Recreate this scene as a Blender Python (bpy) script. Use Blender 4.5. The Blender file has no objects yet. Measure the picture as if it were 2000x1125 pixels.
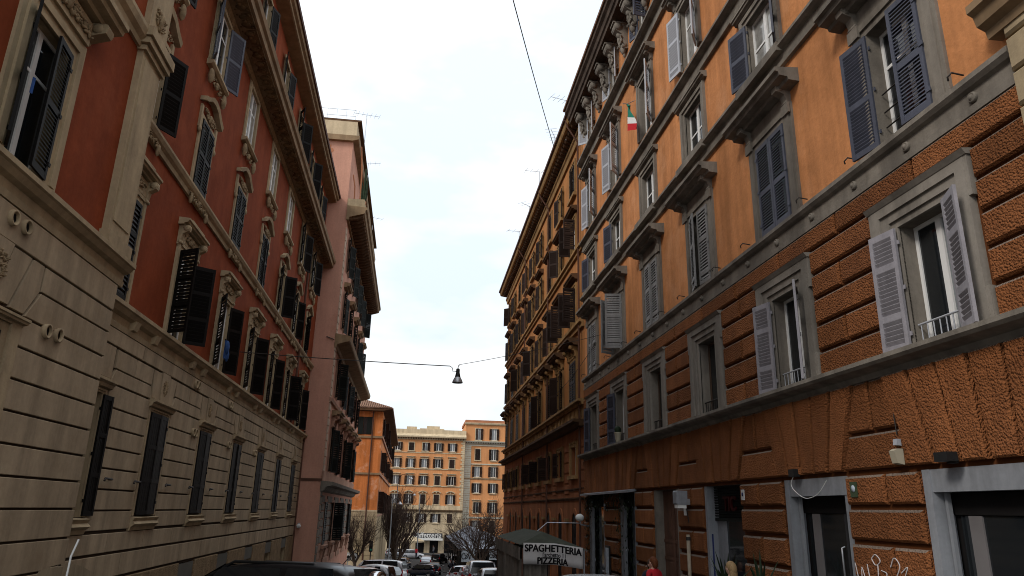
import bpy, bmesh, math, random
from mathutils import Vector, Matrix
random.seed(7)
SC = bpy.context.scene
COL = SC.collection
EYE = 1.65
# ------------------------------------------------------------------ camera
FPX = 1409.0
def unit(v): return Vector(v).normalized()
_vy = (817.0 - 1000, 993.0 - 562.5); _vzx = 105.0
_Y = unit((_vy[0], _vy[1], FPX))
_Z = unit((_vzx, -(FPX * FPX + _vy[0] * _vzx) / _vy[1], FPX))
_X = _Y.cross(_Z)
cam = bpy.data.objects.new('camera', bpy.data.cameras.new('camera'))
COL.objects.link(cam)
cam.matrix_world = Matrix(((_X[0], -_X[1], -_X[2], 0), (_Y[0], -_Y[1], -_Y[2], 0), (_Z[0], -_Z[1], -_Z[2], EYE), (0, 0, 0, 1)))
cam.data.sensor_width = 36; cam.data.lens = 36 * FPX / 2000
cam.data.clip_start = .05; cam.data.clip_end = 3000
SC.camera = cam
# ------------------------------------------------------------------ world (overcast daylight)
SUN_EL, SUN_AZ = 38.0, 236.0          # azimuth clockwise from +Y
W = bpy.data.worlds.new('World'); SC.world = W; W.use_nodes = True
nt = W.node_tree; nt.nodes.clear()
def N(nt, t, **k):
    n = nt.nodes.new(t)
    for a, b in k.items():
        if a.startswith('i_'):
            key = a[2:]; key = int(key) if key.isdigit() else key
            n.inputs[key].default_value = b
        else: setattr(n, a, b)
    return n
def L(nt, a, b): nt.links.new(a, b)
sky = N(nt, 'ShaderNodeTexSky', sky_type='NISHITA', sun_disc=False, sun_elevation=math.radians(SUN_EL), sun_rotation=math.radians(SUN_AZ), air_density=1.0, dust_density=1.5)
tc = N(nt, 'ShaderNodeTexCoord'); sep = N(nt, 'ShaderNodeSeparateXYZ'); L(nt, tc.outputs['Generated'], sep.inputs[0])
zc = N(nt, 'ShaderNodeMath', operation='MAXIMUM', i_1=0.0); L(nt, sep.outputs[2], zc.inputs[0])
# bright cloud cover, a little brighter overhead, the same all round
lum = N(nt, 'ShaderNodeMath', operation='MULTIPLY_ADD', i_1=.45, i_2=1.0); L(nt, zc.outputs[0], lum.inputs[0])
lum2 = N(nt, 'ShaderNodeMath', operation='MULTIPLY', i_1=7.3); L(nt, lum.outputs[0], lum2.inputs[0])
mp = N(nt, 'ShaderNodeMapping'); mp.inputs['Scale'].default_value = (1.1, .8, 2.6); L(nt, tc.outputs['Generated'], mp.inputs[0])
nz = N(nt, 'ShaderNodeTexNoise', i_Scale=3.4, i_Detail=6.0, i_Roughness=.5); L(nt, mp.outputs[0], nz.inputs['Vector'])
cr = N(nt, 'ShaderNodeValToRGB'); L(nt, nz.outputs['Fac'], cr.inputs[0])
cr.color_ramp.elements[0].position = .37; cr.color_ramp.elements[0].color = (.77, .865, .965, 1)
cr.color_ramp.elements[1].position = .60; cr.color_ramp.elements[1].color = (1.06, 1.06, 1.05, 1)
vs = N(nt, 'ShaderNodeVectorMath', operation='SCALE'); L(nt, cr.outputs[0], vs.inputs[0]); L(nt, lum2.outputs[0], vs.inputs['Scale'])
mx = N(nt, 'ShaderNodeMix', data_type='RGBA'); mx.inputs[0].default_value = .88
L(nt, sky.outputs[0], mx.inputs[6]); L(nt, vs.outputs[0], mx.inputs[7])
bg = N(nt, 'ShaderNodeBackground', i_Strength=.12); L(nt, mx.outputs[2], bg.inputs[0])
ow = N(nt, 'ShaderNodeOutputWorld'); L(nt, bg.outputs[0], ow.inputs[0])
sun = bpy.data.objects.new('sun', bpy.data.lights.new('sun', 'SUN')); COL.objects.link(sun)
sun.data.energy = 1.5; sun.data.angle = math.radians(15); sun.data.color = (1, .95, .88)
_a = math.radians(SUN_AZ); _e = math.radians(SUN_EL)
sun.rotation_euler = Vector((math.sin(_a) * math.cos(_e), math.cos(_a) * math.cos(_e), math.sin(_e))).to_track_quat('Z', 'Y').to_euler()
SC.view_settings.view_transform = 'Standard'; SC.view_settings.look = 'None'
SC.view_settings.gamma = 1; SC.view_settings.use_curve_mapping = False
SC.view_settings.exposure = 0.32
SC.cycles.filter_width = 1.0
# ------------------------------------------------------------------ materials
MATS = {}
def mat(name, col, rough=.8, metal=0.0, var=.12, vscale=1.2, streak=0.0, bump=0.0, bscale=60.0, bdist=.01, objvar=0.0, spec=.08, vor=False, dirt=None, coat=0.0, dust=None):
    m = bpy.data.materials.new(name); m.use_nodes = True; t = m.node_tree; b = t.nodes['Principled BSDF']
    b.inputs['Roughness'].default_value = rough; b.inputs['Metallic'].default_value = metal
    b.inputs['Specular IOR Level'].default_value = spec; b.inputs['Coat Weight'].default_value = coat
    g = N(t, 'ShaderNodeNewGeometry'); c = None
    rgb = N(t, 'ShaderNodeRGB'); rgb.outputs[0].default_value = (*col, 1); c = rgb.outputs[0]
    def mul(c, facsock, lo, hi, lop=.3, hip=.7):
        mr = N(t, 'ShaderNodeMapRange', i_1=lop, i_2=hip, i_3=lo, i_4=hi); L(t, facsock, mr.inputs[0])
        v = N(t, 'ShaderNodeVectorMath', operation='SCALE'); L(t, c, v.inputs[0]); L(t, mr.outputs[0], v.inputs['Scale']); return v.outputs[0]
    if var:
        n1 = N(t, 'ShaderNodeTexNoise', i_Scale=vscale, i_Detail=6.0, i_Roughness=.62); L(t, g.outputs['Position'], n1.inputs['Vector'])
        c = mul(c, n1.outputs['Fac'], 1 - var, 1 + var)
    if streak:
        n4 = N(t, 'ShaderNodeTexNoise', i_Scale=11.0, i_Detail=5.0, i_Roughness=.7); L(t, g.outputs['Position'], n4.inputs['Vector']); c = mul(c, n4.outputs['Fac'], .91, 1.08)
        mpn = N(t, 'ShaderNodeMapping'); mpn.inputs['Scale'].default_value = (1.5, 1.5, .16); L(t, g.outputs['Position'], mpn.inputs[0])
        n2 = N(t, 'ShaderNodeTexNoise', i_Scale=1.6, i_Detail=5.0, i_Roughness=.6); L(t, mpn.outputs[0], n2.inputs['Vector'])
        c = mul(c, n2.outputs['Fac'], 1 - streak, 1 + streak * .35, .35, .62)
    if dirt:
        n3 = N(t, 'ShaderNodeTexNoise', i_Scale=.55, i_Detail=8.0, i_Roughness=.7); L(t, g.outputs['Position'], n3.inputs['Vector'])
        mr = N(t, 'ShaderNodeMapRange', i_1=.52, i_2=.66, i_3=0.0, i_4=dirt[1]); L(t, n3.outputs['Fac'], mr.inputs[0])
        mm = N(t, 'ShaderNodeMix', data_type='RGBA'); L(t, mr.outputs[0], mm.inputs[0]); L(t, c, mm.inputs[6]); mm.inputs[7].default_value = (*dirt[0], 1); c = mm.outputs[2]
    if dust:
        sn = N(t, 'ShaderNodeSeparateXYZ'); L(t, g.outputs['True Normal'], sn.inputs[0])
        mr = N(t, 'ShaderNodeMapRange', i_1=.35, i_2=.7, i_3=0.0, i_4=.85); L(t, sn.outputs[2], mr.inputs[0])
        mm = N(t, 'ShaderNodeMix', data_type='RGBA'); L(t, mr.outputs[0], mm.inputs[0]); L(t, c, mm.inputs[6]); mm.inputs[7].default_value = (*dust, 1); c = mm.outputs[2]
    if objvar:
        oi = N(t, 'ShaderNodeObjectInfo'); c = mul(c, oi.outputs['Random'], 1 - objvar, 1 + objvar, 0, 1)
    L(t, c, b.inputs['Base Color'])
    if bump:
        bn = N(t, 'ShaderNodeBump', i_Strength=bump, i_Distance=bdist)
        if vor:
            x = N(t, 'ShaderNodeTexVoronoi', i_Scale=bscale); L(t, g.outputs['Position'], x.inputs['Vector'])
            x2 = N(t, 'ShaderNodeTexNoise', i_Scale=bscale * .6, i_Detail=4.0, i_Roughness=.7); L(t, g.outputs['Position'], x2.inputs['Vector'])
            ad = N(t, 'ShaderNodeMath', operation='MULTIPLY_ADD', i_1=-.7); L(t, x.outputs['Distance'], ad.inputs[0]); L(t, x2.outputs['Fac'], ad.inputs[2]); hs = ad.outputs[0]
        else:
            x = N(t, 'ShaderNodeTexNoise', i_Scale=bscale, i_Detail=6.0, i_Roughness=.65); L(t, g.outputs['Position'], x.inputs['Vector']); hs = x.outputs['Fac']
        L(t, hs, bn.inputs['Height']); L(t, bn.outputs[0], b.inputs['Normal'])
    MATS[name] = m
    return m
mat('orange', (.525, .222, .088), .9, var=.17, vscale=.7, streak=.24, bump=.6, bscale=5, bdist=.03, dirt=((.63, .32, .165), .5))
mat('orange_rough', (.25, .094, .036), .95, var=.16, vscale=2.0, streak=.16, bump=1.0, bscale=34, bdist=.05, vor=True, objvar=.2, dust=(.24, .20, .165), dirt=((.17, .065, .03), .5))
mat('orange_joint_shade', (.10, .034, .012), .95, var=.2)  # wall orange darkened: shade of the grooves put into the colour
mat('grey_stone', (.205, .18, .15), .85, var=.15, streak=.34, bump=.35, bscale=35, bdist=.01, dirt=((.12, .105, .09), .75))
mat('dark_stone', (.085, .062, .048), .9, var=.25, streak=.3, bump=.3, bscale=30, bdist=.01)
mat('grey_light', (.225, .20, .17), .85, var=.12, streak=.28, bump=.25, bscale=35, bdist=.01)
mat('red', (.212, .047, .0175), .9, var=.16, vscale=1.1, streak=.12, bump=.4, bscale=6, bdist=.015, dirt=((.26, .070, .030), .5))
mat('beige', (.365, .285, .192), .9, var=.12, streak=.24, bump=.25, bscale=30, bdist=.006, objvar=.04, dirt=((.25, .18, .11), .5))
mat('beige_joint', (.055, .040, .028), .95, var=.1)
mat('cream', (.38, .295, .185), .85, var=.12, streak=.22, bump=.3, bscale=30, bdist=.01, dirt=((.18, .13, .085), .5))
mat('cream_carve', (.27, .20, .12), .85, var=.3, vscale=8, bump=.6, bscale=40, bdist=.02)
mat('plinth', (.24, .17, .10), .95, var=.3, vscale=5, bump=.8, bscale=30, bdist=.03, vor=True)
mat('plinth_dark', (.12, .115, .10), .8, var=.15)
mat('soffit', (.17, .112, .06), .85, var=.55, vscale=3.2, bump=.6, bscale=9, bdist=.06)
mat('brown_trim', (.25, .17, .10), .8, var=.15, streak=.2)
mat('pink', (.48, .255, .185), .9, var=.07, vscale=.6, streak=.10, bump=.2, bscale=20, bdist=.006, dirt=((.38, .15, .09), .35))
mat('pink_trim', (.36, .21, .15), .9, var=.15, streak=.2)
mat('pale_quoin', (.44, .335, .255), .9, var=.15, streak=.15)
mat('ochre', (.385, .168, .060), .9, var=.13, vscale=.8, streak=.2, bump=.3, bscale=12, bdist=.01)
mat('ochre_lower', (.30, .115, .05), .9, var=.15, streak=.2, bump=.4, bscale=25, bdist=.01)
mat('ochre_trim', (.29, .172, .074), .9, var=.18, streak=.28, bump=.3, bscale=25, bdist=.01)
mat('ochre_dark', (.10, .055, .03), .9, var=.2, streak=.2)
mat('orange_far', (.54, .18, .055), .9, var=.12, vscale=.5, streak=.25, dirt=((.72, .42, .28), .75))
mat('apricot', (.56, .255, .108), .9, var=.08, vscale=.3, streak=.12)
mat('far_cream', (.50, .40, .265), .9, var=.12, vscale=.8, streak=.2)
mat('far_grey', (.46, .43, .35), .9, var=.1)
mat('roof_tile', (.22, .13, .09), .9, var=.35, vscale=4, bump=.4, bscale=10)
mat('shut_black', (.0065, .0055, .005), .6, var=.2, spec=.12, objvar=.3)
mat('shut_brown', (.022, .013, .010), .6, var=.2, spec=.12, objvar=.35)
mat('shut_green', (.009, .011, .010), .6, var=.2, spec=.12, objvar=.3)
mat('shut_lav', (.27, .255, .275), .55, spec=.25, var=.1, vscale=4, streak=.2, objvar=.05)
mat('shut_blue', (.065, .07, .095), .5, spec=.25, var=.12, vscale=4, streak=.15, objvar=.1)
mat('shut_grey', (.22, .215, .21), .55, spec=.25, var=.12, vscale=4, streak=.25, objvar=.08)
mat('shut_pale', (.36, .37, .40), .5, spec=.25, var=.08, objvar=.06)
mat('white_sash', (.72, .71, .69), .45, spec=.25, var=.05)
mat('brown_sash', (.09, .055, .035), .5, spec=.25, var=.1)
mat('glass', (.012, .014, .016), .06, var=0, spec=.5)
mat('glass_curtain', (.24, .235, .22), .12, var=.35, vscale=6, spec=.7)
mat('glass_grey', (.17, .18, .19), .15, var=.15, spec=.7)
mat('black_metal', (.02, .02, .02), .45, spec=.25, var=.1, metal=.3)
mat('iron', (.05, .045, .042), .6, var=.2, metal=.5)
mat('chrome', (.7, .7, .72), .15, var=0, metal=1.0)
mat('alu', (.42, .43, .45), .4, var=.08, metal=.6)
mat('steel_grey', (.26, .27, .29), .55, var=.12, streak=.25, metal=.2)
mat('asphalt', (.055, .054, .053), .75, var=.25, vscale=2, bump=.4, bscale=90, bdist=.006)
mat('paving', (.14, .135, .125), .85, var=.2, vscale=2, bump=.3, bscale=40)
mat('kerb', (.24, .235, .22), .85, var=.2)
mat('paint_white', (.62, .63, .66), .25, var=.03, spec=.5, coat=.6)
mat('paint_black', (.006, .006, .007), .35, var=0, spec=.3, coat=.15)
mat('paint_navy', (.012, .018, .035), .2, var=0, spec=.5, coat=.8)
mat('paint_silver', (.42, .44, .47), .28, var=0, metal=.5, coat=.6)
mat('paint_red', (.32, .03, .025), .25, var=0, coat=.6)
mat('paint_pink', (.50, .36, .36), .28, var=0, coat=.6)
mat('tyre', (.016, .016, .017), .85, var=.1)
mat('tail_red', (.35, .01, .01), .25, var=0)
mat('lens', (.75, .75, .72), .12, var=0)
mat('plastic', (.03, .03, .032), .5, spec=.25, var=.1)
mat('canvas', (.20, .175, .15), .9, var=.2, vscale=3, streak=.3, bump=.3, bscale=12, bdist=.02)
mat('canvas_dark', (.055, .060, .046), .85, var=.2, vscale=3)
mat('banner', (.52, .50, .49), .75, var=.1, vscale=2.5, bump=.15, bscale=4, bdist=.02)
mat('ink', (.012, .011, .011), .8, var=0)
mat('bark', (.085, .062, .048), .95, var=.3, vscale=6, bump=.5, bscale=30)
mat('twig', (.075, .052, .042), .95, var=.3, vscale=3)
mat('leaf', (.035, .065, .025), .6, var=.35, vscale=6, spec=.4)
mat('leaf_dark', (.022, .034, .018), .65, var=.4, vscale=5)
mat('terracotta', (.35, .15, .08), .9, var=.2)
mat('wood_door', (.115, .058, .038), .6, spec=.25, var=.25, vscale=3, streak=.3)
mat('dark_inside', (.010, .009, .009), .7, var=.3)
mat('plate_white', (.62, .62, .60), .5, var=.08)
mat('plate_green', (.05, .07, .04), .5, var=.2)
mat('neon_red', (.035, .004, .004), .5, var=0)
mat('poster_blue', (.03, .04, .12), .5, var=.2, vscale=12)
mat('paper', (.42, .47, .52), .6, var=.2, vscale=10)
mat('skin', (.52, .32, .24), .55, var=.05)
mat('hair_dark', (.05, .03, .02), .6, var=.2, vscale=30)
mat('hair_red', (.13, .045, .02), .6, var=.3, vscale=40)
mat('hair_blond', (.30, .20, .10), .55, var=.3, vscale=40)
mat('cloth_red', (.50, .025, .035), .85, var=.12)
mat('cloth_dark', (.03, .032, .045), .9, var=.15)
mat('cloth_grey', (.14, .13, .13), .9, var=.15)
mat('flag_green', (.03, .20, .14), .8, var=.08)
mat('flag_white', (.70, .70, .68), .8, var=.05)
mat('flag_red', (.50, .03, .035), .8, var=.08)
mat('blue_cloth', (.03, .07, .2), .8, var=.2, vscale=9)
mat('pale_pipe', (.42, .36, .27), .6, var=.1, streak=.2)
mat('copper_pipe', (.10, .05, .035), .6, var=.2)
mat('box_cream', (.36, .32, .24), .5, var=.06)
mat('graffiti', (.55, .50, .48), .8, var=.15)
mat('tin', (.30, .32, .36), .45, var=.25, vscale=3, metal=.3, streak=.3)
mat('mirror', (.75, .75, .75), .03, var=0, metal=1.0)
mat('clear', (.8, .85, .85), .05, var=0)
_b = MATS['clear'].node_tree.nodes['Principled BSDF']; _b.inputs['Transmission Weight'].default_value = 1.0; _b.inputs['IOR'].default_value = 1.02
# ------------------------------------------------------------------ geometry collector
class G:
    def __init__(s): s.v = []; s.f = []; s.m = []; s.smooth = []
    def add(s, vs, fs, m=0, sm=False):
        o = len(s.v); s.v += [tuple(x) for x in vs]
        for f in fs: s.f.append([i + o for i in f]); s.m.append(m); s.smooth.append(sm)
        return s
    def box(s, x0, x1, y0, y1, z0, z1, m=0):
        if x0 > x1: x0, x1 = x1, x0
        if y0 > y1: y0, y1 = y1, y0
        if z0 > z1: z0, z1 = z1, z0
        return s.add([(x0, y0, z0), (x1, y0, z0), (x1, y1, z0), (x0, y1, z0), (x0, y0, z1), (x1, y0, z1), (x1, y1, z1), (x0, y1, z1)],
                     [(0, 3, 2, 1), (4, 5, 6, 7), (0, 1, 5, 4), (1, 2, 6, 5), (2, 3, 7, 6), (3, 0, 4, 7)], m)
    def obox(s, c, ax, ay, az, m=0):
        c = Vector(c); ax = Vector(ax); ay = Vector(ay); az = Vector(az)
        vs = [c + a * ax + b * ay + d * az for d in (-1, 1) for a, b in ((-1, -1), (1, -1), (1, 1), (-1, 1))]
        return s.add(vs, [(0, 3, 2, 1), (4, 5, 6, 7), (0, 1, 5, 4), (1, 2, 6, 5), (2, 3, 7, 6), (3, 0, 4, 7)], m)
    def extr(s, prof, x0, x1, m=0):
        """closed (y, z) profile extruded along x"""
        if x0 > x1: x0, x1 = x1, x0
        ar = sum(prof[i][0] * prof[(i + 1) % len(prof)][1] - prof[(i + 1) % len(prof)][0] * prof[i][1] for i in range(len(prof)))
        if ar < 0: prof = prof[::-1]
        n = len(prof)
        vs = [(x0, y, z) for y, z in prof] + [(x1, y, z) for y, z in prof]
        fs = [[i, (i + 1) % n, n + (i + 1) % n, n + i][::-1] for i in range(n)] + [list(range(n))[::-1], list(range(n, 2 * n))]
        return s.add(vs, fs, m)
    def plate(s, pts, y0, y1, ch=0.0, m=0):
        """(x, z) polygon on the wall from y0 out to y1 with a chamfer"""
        ar = sum(pts[i][0] * pts[(i + 1) % len(pts)][1] - pts[(i + 1) % len(pts)][0] * pts[i][1] for i in range(len(pts)))
        if ar < 0: pts = pts[::-1]
        n = len(pts); cx = sum(p[0] for p in pts) / n; cz = sum(p[1] for p in pts) / n
        vs = [(x, y0, z) for x, z in pts]; rings = 1
        if ch:
            vs += [(x, y1 - ch, z) for x, z in pts]
            vs += [(x + (ch if x < cx else -ch), y1, z + (ch if z < cz else -ch)) for x, z in pts]; rings = 2
        else: vs += [(x, y1, z) for x, z in pts]
        fs = []
        for r in range(rings):
            fs += [[r * n + i, r * n + (i + 1) % n, (r + 1) * n + (i + 1) % n, (r + 1) * n + i] for i in range(n)]
        fs.append([rings * n + i for i in range(n)]); fs = [f for f in fs]
        return s.add(vs, [f[::-1] for f in fs], m)
    def tube(s, pts, rad, n=8, m=0, cap=True, sm=True):
        pts = [Vector(p) for p in pts]
        if not isinstance(rad, (list, tuple)): rad = [rad] * len(pts)
        o = []; ref = None
        for i, p in enumerate(pts):
            d = (pts[min(i + 1, len(pts) - 1)] - pts[max(i - 1, 0)]).normalized()
            if ref is None: ref = d.orthogonal().normalized()
            a = (ref - d * ref.dot(d)); a = a.normalized() if a.length > 1e-6 else d.orthogonal().normalized(); ref = a
            b = d.cross(a)
            o += [p + (a * math.cos(2 * math.pi * k / n) + b * math.sin(2 * math.pi * k / n)) * rad[i] for k in range(n)]
        fs = [[i * n + k, i * n + (k + 1) % n, (i + 1) * n + (k + 1) % n, (i + 1) * n + k] for i in range(len(pts) - 1) for k in range(n)]
        s.add(o, fs, m, sm)
        if cap: s.add(o[:n], [list(range(n))[::-1]], m); s.add(o[-n:], [list(range(n))], m)
        return s
    def lathe(s, prof, n=16, c=(0, 0, 0), m=0, axis='z', sm=True):
        vs = []
        for r, h in prof:
            for k in range(n):
                a = 2 * math.pi * k / n; x, y = r * math.cos(a), r * math.sin(a)
                q = {'z': (x, y, h), 'y': (x, h, -y), 'x': (h, x, y)}[axis]
                vs.append((q[0] + c[0], q[1] + c[1], q[2] + c[2]))
        fs = [[i * n + k, i * n + (k + 1) % n, (i + 1) * n + (k + 1) % n, (i + 1) * n + k] for i in range(len(prof) - 1) for k in range(n)]
        return s.add(vs, fs, m, sm)
    def ell(s, c, r, n=8, k=5, m=0):
        prof = [(math.sin(math.pi * i / k), -math.cos(math.pi * i / k)) for i in range(k + 1)]
        vs = [(c[0] + r[0] * p[0] * math.cos(2 * math.pi * j / n), c[1] + r[1] * p[0] * math.sin(2 * math.pi * j / n), c[2] + r[2] * p[1]) for p in prof for j in range(n)]
        fs = [[i * n + j, i * n + (j + 1) % n, (i + 1) * n + (j + 1) % n, (i + 1) * n + j] for i in range(k) for j in range(n)]
        return s.add(vs, fs, m, True)
    def mesh(s, mats, name='m'):
        me = bpy.data.meshes.new(name); me.from_pydata(s.v, [], s.f)
        for x in ([mats] if isinstance(mats, str) else mats): me.materials.append(MATS[x])
        me.polygons.foreach_set('material_index', s.m); me.polygons.foreach_set('use_smooth', s.smooth); me.update()
        return me
def ob(name, me, parent=None, loc=(0, 0, 0), rz=0.0, label=None, cat=None, group=None, kind=None, rot=None):
    o = bpy.data.objects.new(name, me); COL.objects.link(o); o.location = loc
    if rot is not None: o.rotation_euler = rot
    elif rz: o.rotation_euler = (0, 0, rz)
    if parent: o.parent = parent
    if label: o['label'] = label
    if cat: o['category'] = cat
    if group: o['group'] = group
    if kind: o['kind'] = kind
    return o
CACHE = {}
def cached(key, fn):
    if key not in CACHE: CACHE[key] = fn()
    return CACHE[key]
SLOPE = .066
def gz(y): return -SLOPE * min(y, 95.0)
def crom(pts, k=5):
    P = [Vector(p) for p in pts]; P = [P[0] * 2 - P[1]] + P + [P[-1] * 2 - P[-2]]; out = []
    for i in range(1, len(P) - 2):
        for j in range(k):
            t = j / k; a, b, c, d = P[i - 1], P[i], P[i + 1], P[i + 2]
            out.append(.5 * (2 * b + (c - a) * t + (2 * a - 5 * b + 4 * c - d) * t * t + (3 * b - a - 3 * c + d) * t ** 3))
    return out + [P[-2]]
# ------------------------------------------------------------------ facade
class FA:
    def __init__(s, name, label, X, Y, rot, sgn, axis, zb, cat='building', group=None):
        s.root = ob(name, None, None, (X, Y, zb), rot, label, cat, group); s.sgn = sgn; s.o = Y if axis == 'y' else X; s.zb = zb; s.op = []
    def X(s, t): return s.sgn * (t - s.o)
    def Z(s, z): return z + EYE - s.zb
    def part(s, name, me, t=None, p=0.0, z=None, parent=None, rz=0.0, kind=None, label=None):
        return ob(name, me, parent or s.root, (s.X(t) if t is not None else 0, p, s.Z(z) if z is not None else 0), rz, label, None, None, kind)
    def open(s, t, z0, z1, w): s.op.append((s.X(t) - w / 2, s.X(t) + w / 2, s.Z(z0), s.Z(z1)))
    def wall(s, t0, t1, z0, z1, depth, m, mrev=None, back=4.0, name='wall', p=0.0, ops=None, shell=True, fmat=None):
        g = G(); a0, a1 = sorted((s.X(t0), s.X(t1))); b0, b1 = s.Z(z0), s.Z(z1)
        ops = [o for o in (s.op if ops is None else ops) if o[0] < a1 and o[1] > a0 and o[2] < b1 and o[3] > b0]
        cl = lambda v, lo, hi: max(lo, min(hi, v))
        ops = [(cl(o[0], a0, a1), cl(o[1], a0, a1), cl(o[2], b0, b1), cl(o[3], b0, b1)) for o in ops]
        zs = sorted({b0, b1} | {round(o[2], 4) for o in ops} | {round(o[3], 4) for o in ops})
        for za, zz in zip(zs, zs[1:]):
            zm = (za + zz) / 2; row = sorted((o[0], o[1]) for o in ops if o[2] < zm < o[3]); x = a0
            for q0, q1 in row + [(a1, a1)]:
                if q0 > x + 1e-5: g.add([(x, p, za), (q0, p, za), (q0, p, zz), (x, p, zz)], [(0, 3, 2, 1)], 0)
                x = max(x, q1)
        for x0, x1, z0_, z1_ in ops:
            d = p - depth
            g.add([(x0, p, z0_), (x0, d, z0_), (x0, d, z1_), (x0, p, z1_)], [(0, 1, 2, 3)], 1)
            g.add([(x1, p, z0_), (x1, d, z0_), (x1, d, z1_), (x1, p, z1_)], [(0, 3, 2, 1)], 1)
            g.add([(x0, p, z1_), (x1, p, z1_), (x1, d, z1_), (x0, d, z1_)], [(0, 1, 2, 3)], 1)
            g.add([(x0, p, z0_), (x1, p, z0_), (x1, d, z0_), (x0, d, z0_)], [(0, 3, 2, 1)], 1)
        if shell:
            for x in (a0, a1): g.add([(x, p, b0), (x, p, b1), (x, -back, b1), (x, -back, b0)], [(0, 1, 2, 3)], 0)
            g.add([(a0, p, b1), (a1, p, b1), (a1, -back, b1), (a0, -back, b1)], [(0, 1, 2, 3)], 0)
            g.add([(a0, -back, b0), (a1, -back, b0), (a1, -back, b1), (a0, -back, b1)], [(0, 1, 2, 3)], 0)
        return s.part(name, g.mesh([m, mrev or m]))
    def mould(s, name, t0, t1, prof, m, parent=None, kind=None):
        """profile of (p, z relative to eye) along the facade"""
        g = G(); g.extr([(p, s.Z(z)) for p, z in prof], s.X(t0), s.X(t1)); return s.part(name, g.mesh(m), parent=parent, kind=kind)
    def band(s, name, t0, t1, z0, z1, p, m, p0=-.03): return s.mould(name, t0, t1, [(p0, z0), (p, z0), (p, z1), (p0, z1)], m)
    def block(s, t0, t1, z0, z1, m, h=.07, ch=.025, name='stone_block', p=0.0):
        a, b = sorted((s.X(t0), s.X(t1))); w = round(b - a, 3); hh = round(z1 - z0, 3)
        me = cached(('blk', w, hh, m, h, ch, p), lambda: G().plate([(-w / 2, 0), (w / 2, 0), (w / 2, hh), (-w / 2, hh)], p - .005, p + h, ch).mesh(m))
        return ob(name, me, s.root, ((a + b) / 2, 0, s.Z(z0)))
    def poly(s, pts, m, h=.07, ch=.02, name='stone_block', y0=-.005):
        return s.part(name, G().plate([(s.X(t), s.Z(z)) for t, z in pts], y0, h, ch).mesh(m))
def ring(g, wi, zi0, zi1, wo, zo1, p, p0=-.02, zo0=None, m=0):
    zo0 = zi0 if zo0 is None else zo0
    g.box(-wo, -wi, p0, p, zo0, zo1, m); g.box(wi, wo, p0, p, zo0, zo1, m); g.box(-wi, wi, p0, p, zi1, zo1, m)
    if zo0 < zi0: g.box(-wi, wi, p0, p, zo0, zi0, m)
def sash_mesh(w, h, kind, m):
    def f():
        g = G(); t = .055; y0, y1 = -.045, .0
        g.box(-w / 2, -w / 2 + t, y0, y1, 0, h); g.box(w / 2 - t, w / 2, y0, y1, 0, h)
        g.box(-w / 2 + t, w / 2 - t, y0, y1, 0, t * 1.3); g.box(-w / 2 + t, w / 2 - t, y0, y1, h - t, h)
        g.box(-.05, .05, y0, y1 + .008, t * 1.3, h - t)
        if kind == 'grid':
            for sx in (-1, 1): g.box(sx * .05, sx * (w / 2 - t), y0 + .006, y1 - .006, h * .5 - .025, h * .5 + .025)
        if kind == 'transom':
            for sx in (-1, 1): g.box(sx * .05, sx * (w / 2 - t), y0 + .006, y1 - .006, h * .68 - .025, h * .68 + .025)
        return g.mesh(m)
    return cached(('sash', round(w, 3), round(h, 3), kind, m), f)
def window(F, t, z0, z1, w, sash='white_sash', glass='glass', depth=.2, kind='two', hole=True):
    if hole: F.open(t, z0, z1, w)
    h = z1 - z0
    o = F.part('window', sash_mesh(w, h, kind, sash), t, -depth + .05, z0)
    for sx in (-1, 1):
        gl = glass if isinstance(glass, str) else glass[0 if sx < 0 else 1]
        me = cached(('pane', round(w, 3), round(h, 3), gl), lambda: G().box(-w / 4 + .05, w / 4 - .05, -.006, .006, .06, h - .05).mesh(gl))
        ob('pane', me, o, (sx * w / 4, -.028, 0))
    # closing panel at the back of the reveal keeps the interior dark
    return o
def leaf_mesh(w, h, m, panels, pitch, d, slats=True, tilt=.6):
    """shutter leaf from the hinge at x = 0 to x = d * w"""
    def f():
        g = G(); st = .065; th = .02
        X = lambda a, b: (d * a, d * b)
        g.box(*X(0, st), -th, th, 0, h); g.box(*X(w - st, w), -th, th, 0, h)
        zs = [0] + [h * q for q in panels] + [h]
        for i, z in enumerate(zs):
            a = z if i == 0 else (z - .09 if i == len(zs) - 1 else z - .045)
            g.box(*X(st, w - st), -th + .002, th - .002, a, a + .09)
        if slats and pitch > .5:
            nb = 4; bw = (w - 2 * st) / nb
            for k in range(nb): g.box(*X(st + k * bw + .004, st + (k + 1) * bw - .004), -.006, .010, .05, h - .05)
        elif slats:
            for z in slat_zs(zs, pitch): slat(g, *sorted(X(st, w - st)), z, tilt, pitch)
        for hz in (.12, .5, .88): g.box(*X(-.03, .05), th - .004, th + .012, h * hz - .03, h * hz + .03)
        return g.mesh(m)
    return cached(('leaf', round(w, 3), round(h, 3), m, tuple(panels), pitch, d, slats), f)
def slat_zs(zs, pitch):
    out = []
    for i in range(len(zs) - 1):
        a = zs[i] + (.09 if i == 0 else .045); b = zs[i + 1] - (.09 if i == len(zs) - 2 else .045)
        n = max(1, int((b - a) / pitch)); out += [a + (b - a) * (k + .5) / n for k in range(n)]
    return out
def slat(g, x0, x1, z, tilt, pitch):
    c = pitch * .50; dy = .017
    g.add([(x0, -dy, z + c - .004), (x1, -dy, z + c - .004), (x1, dy, z - c), (x0, dy, z - c), (x0, -dy, z + c + .004), (x1, -dy, z + c + .004), (x1, dy, z - c + .008), (x0, dy, z - c + .008)],
          [(0, 3, 2, 1), (4, 5, 6, 7), (0, 1, 5, 4), (1, 2, 6, 5), (2, 3, 7, 6), (3, 0, 4, 7)])
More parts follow.
